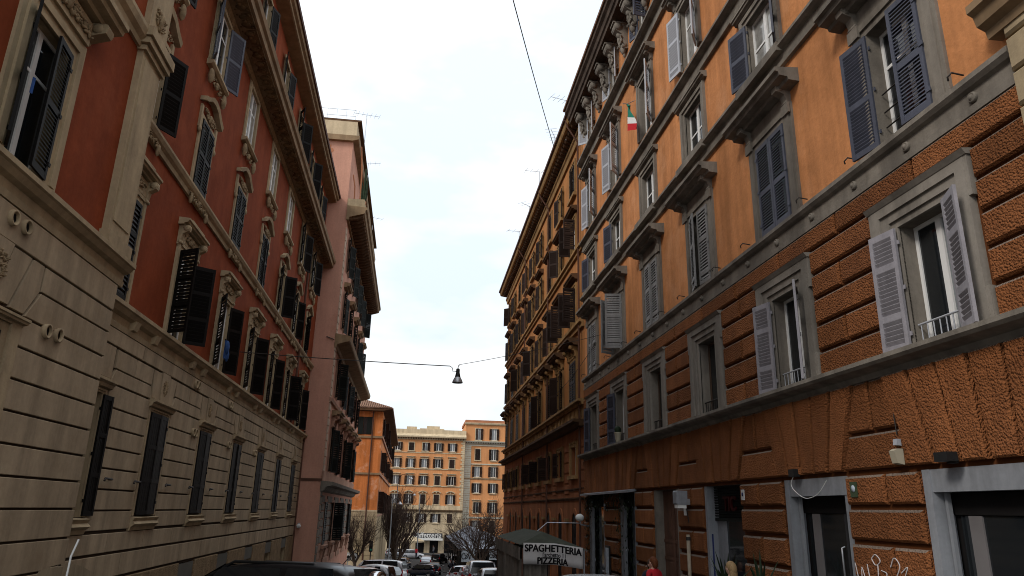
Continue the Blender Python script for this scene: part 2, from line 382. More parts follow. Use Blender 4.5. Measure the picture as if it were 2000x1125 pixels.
def shutters(F, t, z0, z1, w, m, far=None, near=None, panels=(.5,), pitch=.08, sep=False, p=.03):
    """far / near: opening angle in degrees of the leaf hinged on the far / near side (None: no leaf)"""
    h = z1 - z0; lw = w / 2 - .006
    for side, ang in ((1, far), (-1, near)):
        if ang is None: continue
        d = -side * F.sgn
        me = leaf_mesh(lw, h, m, panels, pitch, d, not sep)
        o = F.part('shutter', me, t + side * w / 2, p, z0, rz=d * math.radians(ang))
        if sep:
            zs = [0] + [h * q for q in panels] + [h]
            sm = cached(('slat', round(lw, 3), pitch, d, m), lambda: (lambda g: (slat(g, *sorted((d * .066, d * (lw - .066))), 0, .6, pitch), g.mesh(m))[1])(G()))
            for z in slat_zs(zs, pitch): ob('slat', sm, o, (0, 0, z))
def hood_prof(z, p, h=.28):
    return [(-.02, z), (p * .45, z + h * .08), (p * .5, z + h * .3), (p * .82, z + h * .38), (p * .86, z + h * .62), (p, z + h * .7), (p, z + h), (-.02, z + h * 1.12)]
def console(g, x, z, w, h, p, m=0):
    pr = [(-.02, z), (p * .25, z), (p * .35, z + h * .25), (p * .45, z + h * .55), (p * .95, z + h * .72), (p, z + h * .92), (p * .95, z + h), (-.02, z + h)]
    g.extr(pr, x - w / 2, x + w / 2, m)
    g.lathe([(.01, -w * .6), (h * .15, -w * .6), (h * .15, w * .6), (.01, w * .6)], 8, (x, p * .72, z + h * .84), m, 'x')
    g.lathe([(.01, -w * .55), (h * .09, -w * .55), (h * .09, w * .55), (.01, w * .55)], 8, (x, p * .28, z + h * .12), m, 'x')
def lumps(g, n, x0, x1, z0, z1, y, r, seed, m=0):
    """symmetrical carved relief: curling leaves, berries and a central cartouche"""
    R = random.Random(seed); cx = (x0 + x1) / 2; hw = (x1 - x0) / 2; hz = (z1 - z0) / 2; cz = (z0 + z1) / 2
    def leafe(c, a, l, w, t):
        o = G(); o.ell((0, 0, 0), (l, t, w), 6, 4); ca, sa = math.cos(a), math.sin(a)
        g.add([(c[0] + x * ca - z * sa, c[1] + q, c[2] + x * sa + z * ca) for x, q, z in o.v], o.f, m, True)
    for i in range(int(n * 2.4)):
        u = .12 + .88 * R.random(); v = (2 * R.random() - 1) * .8 * (1 - .4 * u); a = R.uniform(-1.2, 1.2); l = r * R.uniform(.7, 1.3); w = l * R.uniform(.28, .45)
        for sx in (-1, 1): leafe((cx + sx * u * hw, y, cz + v * hz), a if sx > 0 else math.pi - a, l, w, r * .45)
        if i % 3 == 0:
            for sx in (-1, 1): g.ell((cx + sx * (u * hw + l), y + r * .2, cz + v * hz), (r * .3, r * .4, r * .3), 6, 4, m)
    g.ell((cx, y, cz), (min(r * 1.3, hw * .4), r * .9, hz * .8), 8, 5, m); g.ell((cx, y + r * .5, cz + hz * .15), (r * .5, r * .6, hz * .4), 8, 5, m)
# ================================================================== ground
g = G(); ys = [-60, 0, 20, 40, 60, 80, 92, 95, 98, 130, 200, 900]
xs = [-700, -40, -4.6, 5.0, 40, 700]
zz = lambda y: gz(y)
for i in range(len(ys) - 1):
    for j in range(len(xs) - 1):
        g.add([(xs[j], ys[i], zz(ys[i])), (xs[j + 1], ys[i], zz(ys[i])), (xs[j + 1], ys[i + 1], zz(ys[i + 1])), (xs[j], ys[i + 1], zz(ys[i + 1]))], [(0, 1, 2, 3)])
ob('ground', g.mesh('asphalt'), kind='structure')
def pavement(x0, x1, y0, y1, kerb_side):
    g = G()
    def slab(a, b, h, m):
        g.add([(a, y0, gz(y0) - .2), (b, y0, gz(y0) - .2), (b, y1, gz(y1) - .2), (a, y1, gz(y1) - .2), (a, y0, gz(y0) + h), (b, y0, gz(y0) + h), (b, y1, gz(y1) + h), (a, y1, gz(y1) + h)],
              [(0, 3, 2, 1), (4, 5, 6, 7), (0, 1, 5, 4), (1, 2, 6, 5), (2, 3, 7, 6), (3, 0, 4, 7)], m)
    k = .22
    if kerb_side > 0: slab(x0, x1 - k, .12, 0); slab(x1 - k, x1, .135, 1)
    else: slab(x0 + k, x1, .12, 0); slab(x0, x0 + k, .135, 1)
    ob('pavement', g.mesh(['paving', 'kerb']), kind='structure')
pavement(-7.2, -5.0, -20, 41.9, 1)
pavement(-7.2, -4.2, 42.5, 64.8, 1)
pavement(4.6, 7.5, -20, 57.4, -1)
pavement(-9, -3.2, 77.2, 94.9, 1)
# ================================================================== orange palazzo on the right
XR = 6.5
R = FA('orange_palazzo', 'large orange palazzo with rough stone-block base and grey trims on the right', XR, 17.5, math.pi / 2, 1, 'y', -2.6)
R0, R1 = 6.32, 28.9
CC = [8.24, 12.05, 15.87, 19.71, 23.53, 27.3]
# --- string courses and cornice
R.mould('sill_course', R0, R1, [(-.03, 1.94), (.06, 1.94), (.10, 2.02), (.30, 2.06), (.34, 2.10), (.34, 2.16), (-.03, 2.20)], 'grey_stone')
def course(z0, z1, p, m='grey_stone'):
    h = z1 - z0
    R.mould('string_course', R0, R1, [(-.03, z0), (p * .4, z0), (p * .45, z0 + h * .22), (p * .3, z0 + h * .25), (p * .32, z0 + h * .66), (p * .7, z0 + h * .72), (p, z0 + h * .84), (p, z0 + h), (-.03, z0 + h)], m)
course(4.76, 5.2, .15)
course(8.28, 8.66, .20)
course(10.74, 11.14, .22)
course(14.44, 14.98, .30)
for t in [7.0 + 1.27 * i for i in range(18)]:   # small carved roundels on the course
    me = cached('roundel', lambda: G().lathe([(.0, .05), (.03, .05), (.04, .025), (.055, .045), (.07, .02), (.07, -.01)], 12, axis='y').mesh('grey_stone'))
    R.part('roundel', me, t, .055, 4.95)
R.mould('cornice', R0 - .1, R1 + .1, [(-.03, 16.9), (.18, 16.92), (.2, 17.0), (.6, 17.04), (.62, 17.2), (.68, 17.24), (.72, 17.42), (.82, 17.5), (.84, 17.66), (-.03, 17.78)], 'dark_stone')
R.mould('roof_edge', R0 - .1, R1 + .15, [(.3, 17.74), (.9, 17.67), (.92, 17.74), (-2.0, 18.5), (-2.0, 17.76)], 'roof_tile')
for i, c in enumerate(CC):
    for dt in (-.66, .66, 1.91):
        def f():
            g = G(); console(g, 0, 0, .34, 1.05, .5); lumps(g, 4, -.14, .14, .0, .7, .24, .11, 6); g.ell((0, .26, .62), (.13, .13, .16), 8, 5); g.ell((0, .14, .02), (.10, .11, .2), 8, 5); g.ell((0, .10, -.18), (.05, .06, .12), 6, 4)
            g.box(-.21, .21, -.02, .55, 1.0, 1.06); return g.mesh('grey_stone')
        if c + dt < R1: R.part('corbel', cached('corbelR', f), c + dt, 0, 15.87)
# --- window rows
def surround(F, t, z0, key, build, m, name='surround', sub=None):
    return F.part(name, cached(key, lambda: (lambda g: (build(g), g.mesh(m))[1])(G())), t, 0, z0)
# mezzanine
MZ0, MZ1, MW = 2.17, 3.93, .98
mz = [(172, 158, True), (168, 150, True), (None, None, False), (None, None, False), (165, None, False), (168, None, False)]
for i, c in enumerate(CC):
    window(R, c, MZ0, MZ1, MW, 'white_sash' if i in (0, 1, 4, 5) else 'brown_sash', ['glass_grey', 'glass'] if i == 0 else 'glass', .26)
    def b(g):
        ring(g, .49, 0, 1.76, .62, 1.86, .03); ring(g, .62, 0, 1.86, .78, 1.99, .065); ring(g, .78, 0, 1.99, .95, 2.13, .10)
        g.box(-1.01, -.95, -.02, .095, 1.6, 2.15); g.box(.95, 1.01, -.02, .095, 1.6, 2.15); g.box(-1.01, -.95, -.02, .095, 0, .45); g.box(.95, 1.01, -.02, .095, 0, .45)
        g.extr([(-.02, 2.13), (.11, 2.13), (.16, 2.2), (-.02, 2.22)], -1.03, 1.03)
    surround(R, c, MZ0, 'surR0', b, 'grey_stone' if i else 'grey_light')
    fa, ne, sp = mz[i]
    shutters(R, c, MZ0 + .02, MZ1 - .02, MW, 'shut_lav' if i < 2 else 'shut_blue', fa, ne, (.28, .70), .062 if sp else .075, sp, .085)
    def rail():
        g = G()
        g.tube([(-.47, 0, .34), (.47, 0, .34)], .016, 6); g.tube([(-.47, 0, .05), (.47, 0, .05)], .010, 6)
        for k in range(8): g.tube([(-.42 + k * .12, 0, .05), (-.42 + k * .12, 0, .34)], .009, 6)
        return g.mesh('shut_pale' if i < 2 else 'iron')
    R.part('railing', cached('railR%d' % (i < 2), rail), c, -.06, MZ0)
# piano nobile
PZ0, PZ1, PW = 5.25, 7.16, 1.14
pn = [('shut_blue', 172, 4, .056, True), ('shut_blue', 0, 0, .056, True), ('shut_grey', 14, 3, .075, False), ('shut_grey', 3, 0, .075, False), ('shut_grey', 62, 78, .075, False), ('shut_grey', 5, 0, .08, False)]
for i, c in enumerate(CC):
    window(R, c, PZ0, PZ1, PW, 'white_sash', 'glass', .24, 'transom')
    def b(g):
        ring(g, .57, 0, 1.91, .68, 2.02, .04); ring(g, .68, 0, 2.02, .83, 2.14, .075)
        for sx in (-1, 1):
            g.box(sx * .83, sx * .90, -.02, .05, 0, 2.18); g.box(sx * .66, sx * .92, .07, .11, 1.95, 2.16); console(g, sx * .79, 2.14, .17, .36, .30)
        g.box(-.70, .70, -.02, .05, 2.16, 2.5)
    surround(R, c, PZ0, 'surR1', b, 'grey_stone')
    R.mould('hood', c - 1.22, c + 1.22, hood_prof(7.66, .46, .26), 'grey_stone')
    m, fa, ne, pt, sp = pn[i]
    shutters(R, c, PZ0 + .01, PZ1 - .01, PW, m, fa, ne, (.46,) if pt < .06 else (.13, .58), pt, sp, .05)
    def rail2():
        g = G()
        for z in (.3, .55, .85): g.tube([(-.55, 0, z), (.55, 0, z)], .012, 6)
        return g.mesh('iron')
    if i in (0, 4): R.part('railing', cached('rail2R', rail2), c, -.08, PZ0)
for t in [c + s * 1.15 for c in CC for s in (-1, 1)]:
    def hook():
        g = G(); g.tube([(0, 0, 0), (0, .16, .02), (.03, .2, -.03), (.06, .17, -.06)], .012, 5); return g.mesh('iron')
    if R0 < t < R1: R.part('shutter_hook', cached('hook', hook), t, .05, 5.32)
# third row: small windows
TZ0, TZ1, TW = 8.78, 10.2, 1.14
for i, c in enumerate(CC):
    window(R, c, TZ0, TZ1, TW, 'white_sash', 'glass_curtain' if i == 1 else 'glass', .16, 'grid')
    def b(g):
        ring(g, .57, 0, 1.42, .68, 1.52, .04); ring(g, .68, 0, 1.52, .82, 1.62, .075); g.box(-.82, .82, -.02, .05, 1.62, 1.70)
    surround(R, c, TZ0, 'surR2', b, 'grey_stone')
    R.mould('lintel', c - .98, c + .98, hood_prof(10.42, .18, .16), 'grey_stone')
    R.band('window_sill', c - .92, c + .92, 8.52, 8.70, .225, 'grey_stone', .1)
    if i in (1, 4, 5): shutters(R, c, TZ0 + .02, TZ1 - .02, TW, 'shut_blue', 165, 150 if i == 1 else None, (.5,), .07, False, .05)
# fourth row
FZ0, FZ1, FW = 11.55, 13.5, 1.14
f4 = [(165, 165), (160, 160), (168, 150), (None, 150), (165, 140), (168, 150)]
for i, c in enumerate(CC):
    window(R, c, FZ0, FZ1, FW, 'white_sash', 'glass_curtain' if i == 2 else 'glass', .2, 'transom')
    def b(g):
        ring(g, .57, 0, 1.95, .68, 2.05, .04); ring(g, .68, 0, 2.05, .82, 2.16, .07)
        for sx in (-1, 1): console(g, sx * .78, 2.1, .15, .32, .26)
        g.box(-.7, .7, -.02, .04, 2.16, 2.44)
    surround(R, c, FZ0, 'surR3', b, 'grey_stone')
    R.mould('hood', c - 1.08, c + 1.08, hood_prof(13.88, .36, .22), 'grey_stone')
    fa, ne = f4[i]
    shutters(R, c, FZ0 + .02, FZ1 - .02, FW, 'shut_pale', fa, ne, (.13, .58), .08, False, .07)
# top row between corbels
for i, c in enumerate(CC):
    window(R, c, 15.45, 16.75, .95, 'white_sash', 'glass', .15)
    shutters(R, c, 15.47, 16.73, .95, 'shut_pale' if i in (5, 4) else 'shut_blue', 130 if i == 5 else 160, 100 if i < 4 else 160, (.5,), .09)

# --- ground-floor openings (t0, t1, top, kind)
SH = [(R0, 8.92, .62), (10.70, 12.62, .62), (14.50, 16.44, .62), (18.22, 20.2, .62), (21.95, 23.85, .62), (25.75, 28.3, .62)]
for a, b_, zt in SH: R.op.append((R.X(a), R.X(b_), R.Z(-4.2), R.Z(zt)))
# --- walls
R.wall(R0, R1, 4.75, 17.3, .3, 'orange', 'grey_stone', 10)
R.wall(R0, R1, -4.4, 4.76, .28, 'orange_joint_shade', 'grey_stone', 10, name='base_wall')
# --- stone blocks of the mezzanine storey
rows = [2.19, 2.62, 3.07, 3.52, 3.95, 4.38, 4.75]
gapsm = [(R0, CC[0] - 1.03)] + [(CC[i] + 1.03, CC[i + 1] - 1.03) for i in range(5)] + [(CC[5] + 1.03, R1)]
J = .026
for k in range(5):
    for gi, (a, b_) in enumerate(gapsm):
        w = b_ - a
        if w < .2: continue
        cuts = [a, b_] if (k + gi) % 2 or w < 1 else [a, a + w * (.52 if gi % 2 else .46), b_]
        for x0, x1 in zip(cuts, cuts[1:]): R.block(x0 + J * (x0 != a), x1 - J * (x1 != b_), rows[k] + J, rows[k + 1] - J, 'orange_rough', .075, .03)
t = R0
while t < R1 - .3:
    e = min(t + 1.92, R1); R.block(t + J, e - J, rows[5] + J, rows[6] - .005, 'orange_rough', .075, .03); t = e
# --- voussoirs and blocks over the openings
ZB, ZM, ZT = .66, 1.2, 1.935
GR = [(R0 - .9, 9.0, 8), (10.66, 12.72, 5), (14.46, 16.52, 5), (18.2, 20.35, 5), (21.9, 28.5, 15)]
ext = lambda z: .46 * (z - ZB) / (ZT - ZB)
for gi, (a, b_, n) in enumerate(GR):
    mid = (a + b_) / 2
    def tt(u, z): x = a + (b_ - a) * u; return x + ext(z) * (2 * u - 1)
    for k in range(n):
        u0, u1 = k / n, (k + 1) / n
        pts = [(max(R0, min(R1, tt(u, z) + s * .036)), z) for u, z, s in ((u0, ZB + J, 1), (u1, ZB + J, -1), (u1, ZT, -1), (u0, ZT, 1))]
        if pts[1][0] - pts[0][0] > .08: R.poly(pts, 'orange_rough', .11 + .012 * (k % 2), .022)
for gi in range(len(GR)):
    a = GR[gi][1]; b_ = GR[gi + 1][0] if gi + 1 < len(GR) else R1
    if b_ - a < .6 and gi + 1 == len(GR): R.poly([(a + J, ZB + J), (R1, ZB + J), (R1, ZT), (a + .46 + J, ZT)] if a + .5 < R1 else [(a + J, ZB + J), (R1, ZB + J), (R1, ZT)], 'orange_rough', .075, .0); continue
    L_ = lambda z: a + ext(z) + J
    R_ = lambda z: b_ - ext(z) - J
    R.poly([(L_(ZB), ZB + J), (R_(ZB), ZB + J), (R_(ZM), ZM - J), (L_(ZM), ZM - J)], 'orange_rough', .085, .03)
    m_ = (L_(ZT) + R_(ZT)) / 2
    R.poly([(L_(ZM), ZM + J), (m_ - J, ZM + J), (m_ - J, ZT), (L_(ZT), ZT)], 'orange_rough', .075, .03)
    R.poly([(m_ + J, ZM + J), (R_(ZM), ZM + J), (R_(ZT), ZT), (m_ + J, ZT)], 'orange_rough', .08, .03)
# --- piers between the openings
prow = [.64, .16, -.33, -.85, -1.35, -1.85, -2.35, -2.85, -3.4]
piers = [(8.98, 10.66), (12.70, 14.46), (16.5, 18.18), (20.24, 21.92), (23.9, 25.7), (28.34, R1)]
for pi_, (a, b_) in enumerate(piers):
    for k in range(len(prow) - 1):
        if prow[k] + EYE < gz((a + b_) / 2) - .3: continue
        w = b_ - a; cuts = [a, b_] if k % 2 or w < .8 else [a, a + w * (.42 + .1 * (pi_ % 2)), b_]
        for x0, x1 in zip(cuts, cuts[1:]): R.block(x0 + J * (x0 != a), x1 - J * (x1 != b_), prow[k + 1] + J * 1.4, prow[k] - J * 1.4, 'orange_rough', .085, .035)
# --- shop fronts and doors set into the openings
def shop(t0, t1, zt, kind):
    zb_ = gz((t0 + t1) / 2) - EYE - .05; x = lambda a: R.X(a); z = R.Z
    if kind == 'shop':
        g = G()
        g.box(x(t0), x(t0) + .10, -.225, .02, z(zb_), z(zt - .28)); g.box(x(t1) - .14, x(t1), -.225, .05, z(zb_), z(zt)); g.box(x(t0), x(t1) - .14, -.135, .03, z(zt - .28), z(zt))
        g.box(x(t1) - .22, x(t1) - .17, -.144, -.090, z(zb_), z(zt - .28))
        R.part('shop_frame', g.mesh('steel_grey'))
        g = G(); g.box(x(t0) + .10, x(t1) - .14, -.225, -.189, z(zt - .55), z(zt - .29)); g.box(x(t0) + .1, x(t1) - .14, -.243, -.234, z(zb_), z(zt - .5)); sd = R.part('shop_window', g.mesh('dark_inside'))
        g = G(); g.box(x(t0) + .12, x(t1) - .24, -.225, -.221, z(zb_), z(zt - .56)); R.part('pane', g.mesh('glass'))
        for mu, mm_ in (((x(t1) - .62, x(t1) - .40), 'cloth_grey'), ((x(t0) + .5, x(t0) + .55), 'plastic')): g = G(); g.box(*mu, -.221, -.198, z(zb_), z(zt - .56)); R.part('mullion', g.mesh(mm_))
        g = G(); g.tube([(x(t0) + .62, -.2, z(-.9)), (x(t0) + .62, -.15, z(-.88)), (x(t0) + .62, -.15, z(-.45)), (x(t0) + .62, -.2, z(-.43))], .014, 8); R.part('door_handle', g.mesh('alu'))
    elif kind == 'grille':
        g = G(); g.box(x(t1) - .12, x(t1), -.225, .04, z(zb_), z(zt)); R.part('door_frame', g.mesh('steel_grey'))
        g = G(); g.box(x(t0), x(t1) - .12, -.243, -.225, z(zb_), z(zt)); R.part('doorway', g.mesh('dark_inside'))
        gr = R.part('grille', (lambda g: (g.box(x(t0) + .01, x(t1) - .13, -.144, -.126, z(-.12), z(-.05)), g.mesh('shut_green'))[1])(G()))
        zq = -.03
        while zq < .58:
            me = cached('gslat', lambda: G().extr([(-.140, 0), (-.131, 0), (-.117, .035), (-.126, .035)], -.86, .86).mesh('shut_green')); ob('slat', me, gr, (x((t0 + t1) / 2 - .04), 0, z(zq))); zq += .055
        g = G(); g.box(x(t0) + .01, x(t1) - .6, -.216, -.198, z(zb_), z(-.12)); R.part('pane', g.mesh('glass'))
        g = G(); g.box(x(t1) - .6, x(t1) - .13, -.207, -.180, z(zb_), z(-.12)); R.part('door_leaf', g.mesh('steel_grey'))
    elif kind == 'portal':
        for fr in ((x(t0), x(t0) + .14), (x(t1) - .16, x(t1))): g = G(); g.box(*fr, -.225, .03, z(zb_), z(zt)); R.part('door_jamb', g.mesh('grey_stone'))
        for sx in (0, 1):
            a = x(t0) + .14 + sx * (t1 - t0 - .30) / 2; b2 = a + (t1 - t0 - .30) / 2 - .01
            g = G(); g.box(a, b2, -.207, -.180, z(zb_), z(zt))
            for q in ((-.62, .50), (-1.05, -.72), (-2.0, -1.15), (-2.9, -2.1)):
                if q[1] < zb_: continue
                g.box(a + .12, b2 - .12, -.180, -.173, z(q[0]), z(q[1])); g.box(a + .17, b2 - .17, -.173, -.162, z(q[0] + .06), z(q[1] - .06))
            g.box(a, b2, -.180, -.158, z(-.72), z(-.64)); g.box(a, b2, -.180, -.158, z(-1.15), z(-1.07)); g.box(b2 - .06 if sx == 0 else a, b2 if sx == 0 else a + .06, -.180, -.153, z(zb_), z(zt))
            R.part('door_leaf', g.mesh('wood_door'))
    elif kind == 'restaurant':
        g = G(); g.box(x(t0), x(t0) + .08, -.225, .06, z(zb_), z(zt)); R.part('door_jamb', g.mesh('steel_grey')); g = G(); g.box(x(t1) - .34, x(t1), -.12, -.02, z(zb_), z(.2)); R.part('door_jamb', g.mesh('steel_grey'))
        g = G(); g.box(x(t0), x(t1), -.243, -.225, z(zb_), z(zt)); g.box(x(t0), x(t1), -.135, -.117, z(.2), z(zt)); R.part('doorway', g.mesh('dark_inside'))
        g = G(); g.box(x(t0) + .1, x(t1) - .1, -.211, -.207, z(zb_), z(.2)); R.part('pane', g.mesh('glass'))
for (a, b_, zt), k in zip(SH, ['shop', 'shop', 'grille', 'portal', 'restaurant', 'restaurant']): shop(a, b_, zt, k)
g = G(); g.extr([(.02, R.Z(.64)), (.30, R.Z(.60)), (.30, R.Z(.66)), (.02, R.Z(.72))], R.X(21.9), R.X(28.6)); R.part('awning_ledge', g.mesh('steel_grey'))
# letters above the door with the grille
def text_mesh(body, size, m, ext=.004, off=0.0, mp=None):
    c = bpy.data.curves.new('t', 'FONT'); c.body = body; c.size = size; c.extrude = ext; c.offset = off; c.align_x = 'CENTER'
    o = bpy.data.objects.new('t', c); COL.objects.link(o)
    me = bpy.data.meshes.new_from_object(o.evaluated_get(bpy.context.evaluated_depsgraph_get()))
    bpy.data.objects.remove(o); me.materials.clear(); me.materials.append(MATS[m])
    for v in me.vertices:                       # stand the text up: x right, z up, facing -y
        x, y, zz_ = v.co; q = (x, -zz_, y); v.co = mp(*q) if mp else q
    return me
tm = text_mesh('TIC', .42, 'neon_red', .02, .008)
ob('sign_letters', tm, None, (XR + .10, 15.4, EYE + .10), -math.pi / 2, 'dark red letters fixed on the slatted grille above the doorway', 'sign')
# ================================================================== cream building at the right edge
K = FA('cream_corner_building', 'cream stone building corner with projecting cornice at the right edge', XR, 5.0, math.pi / 2, 1, 'y', -.8)
K.wall(2.0, 6.30, -2.6, 18, .2, 'ochre', back=10)
for i in range(44):
    z = -2.2 + i * .44; w = .62 if i % 2 else .42
    K.block(6.30 - w, 6.30 + .02, z + .015, z + .425, 'cream', .16, .03, 'quoin')
K.mould('cornice', 2.0, 6.5, [(-.02, 5.4), (.18, 5.4), (.2, 5.5), (.30, 5.55), (.33, 5.68), (.40, 5.72), (.40, 5.82), (-.02, 5.9)], 'brown_trim')
# ================================================================== ochre palazzo further on the right
O = FA('ochre_palazzo', 'ochre palazzo with dark brown shutters and deep bracketed eaves beyond the orange palazzo', XR, 43, math.pi / 2, 1, 'y', -4.5)
O0, O1 = 28.93, 57.6
oc = [31.1 + 3.13 * i for i in range(9)]
rows2 = [(14.35, 15.85, .95), (11.5, 13.0, 1.05), (8.05, 9.65, 1.1), (4.5, 6.35, 1.15), (1.5, 2.66, 1.0)]
RS = random.Random(3)
for ri, (z0, z1, w) in enumerate(rows2):
    for ci, c in enumerate(oc):
        h = z1 - z0
        window(O, c, z0, z1, w, 'white_sash' if RS.random() < .5 else 'brown_sash', RS.choice(['glass', 'glass', 'glass_curtain']), .2, 'transom')
        def b(g, h=h, w=w, ri=ri):
            ring(g, w / 2, 0, h, w / 2 + .16, h + .16, .05); ring(g, w / 2 + .16, -.02, h + .14, w / 2 + .24, h + .22, .08)
            if ri == 3:
                for sx in (-1, 1): console(g, sx * (w / 2 + .14), h + .1, .2, .5, .38)
                g.box(-w / 2, w / 2, -.02, .06, h + .16, h + .6); lumps(g, 3, -w / 2, w / 2, h + .25, h + .5, .08, .07, 5)
            if ri in (1, 2): g.box(-w / 2 - .1, w / 2 + .1, -.02, .04, h + .2, h + .36)
        surround(O, c, z0, ('surO', ri), b, 'ochre_trim')
        if ri in (1, 2): O.mould('hood', c - w / 2 - .36, c + w / 2 + .36, hood_prof(z1 + .34, .32, .24), 'ochre_dark')
        if ri == 3: O.mould('hood', c - w / 2 - .46, c + w / 2 + .46, hood_prof(z1 + .58, .52, .3), 'ochre_dark')
        if ri in (0, 4): O.band('window_sill', c - w / 2 - .28, c + w / 2 + .28, z0 - .18, z0 - .02, .16, 'ochre_trim')
        if ri == 4 and ci == 0: continue
        an = RS.choice([(0, 0), (8, 0), (165, 165), (165, 170), (0, 0), (170, 170), (130, 165)])
        if ri == 3: an = RS.choice([(0, 0), (5, 0), (0, 0), (150, 160)])
        if (ri, ci) in ((1, 0), (2, 0), (2, 1)): an = (95, 92)
        shutters(O, c, z0 + .01, z1 - .01, w, 'shut_brown', an[0], an[1], (.5,), .1, False, .07)
O.wall(O0, O1, 4.3, 17.0, .3, 'ochre', 'ochre_trim', 10)
for c in oc[:8]: O.op.append((O.X(c - .05) - .5, O.X(c - .05) + .5, O.Z(-6), O.Z(-.55)))
for c in [x + 1.56 for x in oc[:8]]: O.op.append((O.X(c) - .3, O.X(c) + .3, O.Z(-1.6), O.Z(-.42)))
O.wall(O0, O1, -6.2, 4.32, .3, 'ochre_lower', 'ochre_lower', 10, name='base_wall')
def mo(z0, z1, p, m='ochre_trim', n='string_course'):
    h = z1 - z0; O.mould(n, O0, O1, [(-.03, z0), (p * .5, z0), (p * .55, z0 + h * .5), (p, z0 + h * .6), (p, z0 + h), (-.03, z0 + h)], m)
mo(11.0, 11.28, .2); mo(7.5, 7.85, .22); mo(4.22, 4.45, .3); mo(3.35, 3.62, .5, 'ochre_dark', 'cornice'); mo(.84, .95, .06, 'ochre_dark'); mo(.46, .58, .07, 'ochre_dark')
O.band('frieze', O0, O1, 3.62, 4.22, .04, 'ochre_trim')
for c in oc:
    for d in (-.5, 0, .5):
        me = cached('triglyph', lambda: (lambda g: ([g.box(x - .05, x + .05, 0, .05, 0, .46) for x in (-.14, 0, .14)], g.box(-.2, .2, 0, .03, .46, .52), g.ell((0, .03, .2), (.1, .05, .12), 6, 4), g.mesh('ochre_trim'))[-1])(G()))
        if d == 0 or True: O.part('frieze_block', me, c + d * 1.6, .04, 3.68)
O.mould('cornice', O0, O1 + .3, [(-.03, 16.5), (.1, 16.5), (.14, 16.75), (.2, 16.8), (.2, 16.95), (-.03, 16.95)], 'ochre_trim')
O.mould('eaves', O0, O1 + .5, [(-.03, 17.15), (.62, 17.25), (.66, 17.32), (.70, 17.5), (.62, 17.55), (-1.5, 18.1), (-1.5, 17.2)], 'ochre_trim')
for i in range(72):
    me = cached('dentil', lambda: G().extr([(0, 0), (.42, .14), (.5, .3), (0, .3)], -.1, .1).mesh('ochre_dark'))
    O.part('bracket', me, O0 + .3 + i * .395, .02, 16.92)
O.mould('gutter', O0, O1 + .5, [(.66, 17.5), (.78, 17.52), (.8, 17.62), (.76, 17.62), (.72, 17.56), (.66, 17.56)], 'copper_pipe')
O.mould('roof', O0, O1 + .5, [(.7, 17.58), (-6, 19.4), (-6, 18.6), (.6, 17.54)], 'roof_tile')
for k, c in enumerate(oc[:8]):   # dark arched doorways and small windows of the ground floor
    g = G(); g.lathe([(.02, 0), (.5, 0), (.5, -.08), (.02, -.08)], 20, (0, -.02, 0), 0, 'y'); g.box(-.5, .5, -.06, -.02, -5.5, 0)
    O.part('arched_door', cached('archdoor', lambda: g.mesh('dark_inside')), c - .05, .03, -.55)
    def arch():
        g = G()
        for i in range(9):
            a0, a1 = math.pi * i / 9, math.pi * (i + 1) / 9
            g.plate([(math.cos(a) * r, math.sin(a) * r) for a, r in ((a0, .5), (a1, .5), (a1, .72), (a0, .72))], -.01, .05)
        for sx in (-1, 1): g.box(sx * .5, sx * .72, -.01, .05, -5.5, 0)
        return g.mesh('ochre_lower')
    O.part('arch', cached('archO', arch), c - .05, 0, -.55)
    o = O.part('window', cached('smallwin', lambda: (lambda g: (ring(g, .26, .04, 1.1, .30, 1.18, .0, -.05, 0), g.mesh('brown_sash'))[1])(G())), c + 1.51, -.14, -1.6)
    ob('pane', cached('smallpane', lambda: G().box(-.26, .26, -.04, -.03, .04, 1.1).mesh('glass')), o)
    O.band('lintel', c + 1.51 - .42, c + 1.51 + .42, -.40, -.28, .08, 'ochre_trim')
for z in (2.95, 2.5, 2.05, 1.6, 1.15):   # grooved bands around the low windows
    for c in [O0 + .55] + [x + 1.56 for x in oc[:8]]:
        O.block(c - .5, c + .5, z - .40, z - .03, 'ochre_lower', .035, .01)
for t in (O0 + .5, O0 + 8.4, O0 + 17.5):
    g = G(); g.tube([(O.X(t), .72, O.Z(17.5)), (O.X(t), .6, O.Z(17.1)), (O.X(t), .14, O.Z(16.4)), (O.X(t), .12, O.Z(-3))], .045, 8); O.part('drainpipe', g.mesh('copper_pipe'))
# ================================================================== red palazzo on the left
LA = .0147
B = FA('red_palazzo', 'dark red palazzo with cream stucco ground floor and black shutters on the left', -6 - LA * 25, 25, -math.pi / 2 + LA, -1, 'y', -3.3)
B0, B1, BA = 13.9, 42.2, 13.93
LC = [14.35, 18.3, 22.5, 26.7, 30.85, 35.0, 39.25]
GC = [14.45, 18.2, 22.35, 26.5, 30.7, 35.05, 39.45]
PA = .25                                  # projection of the nearer wing
def lm(name, t0, t1, prof, m, dp=0.0): return B.mould(name, t0, t1, [(p + (dp if p >= 0 else 0), z) for p, z in prof], m)
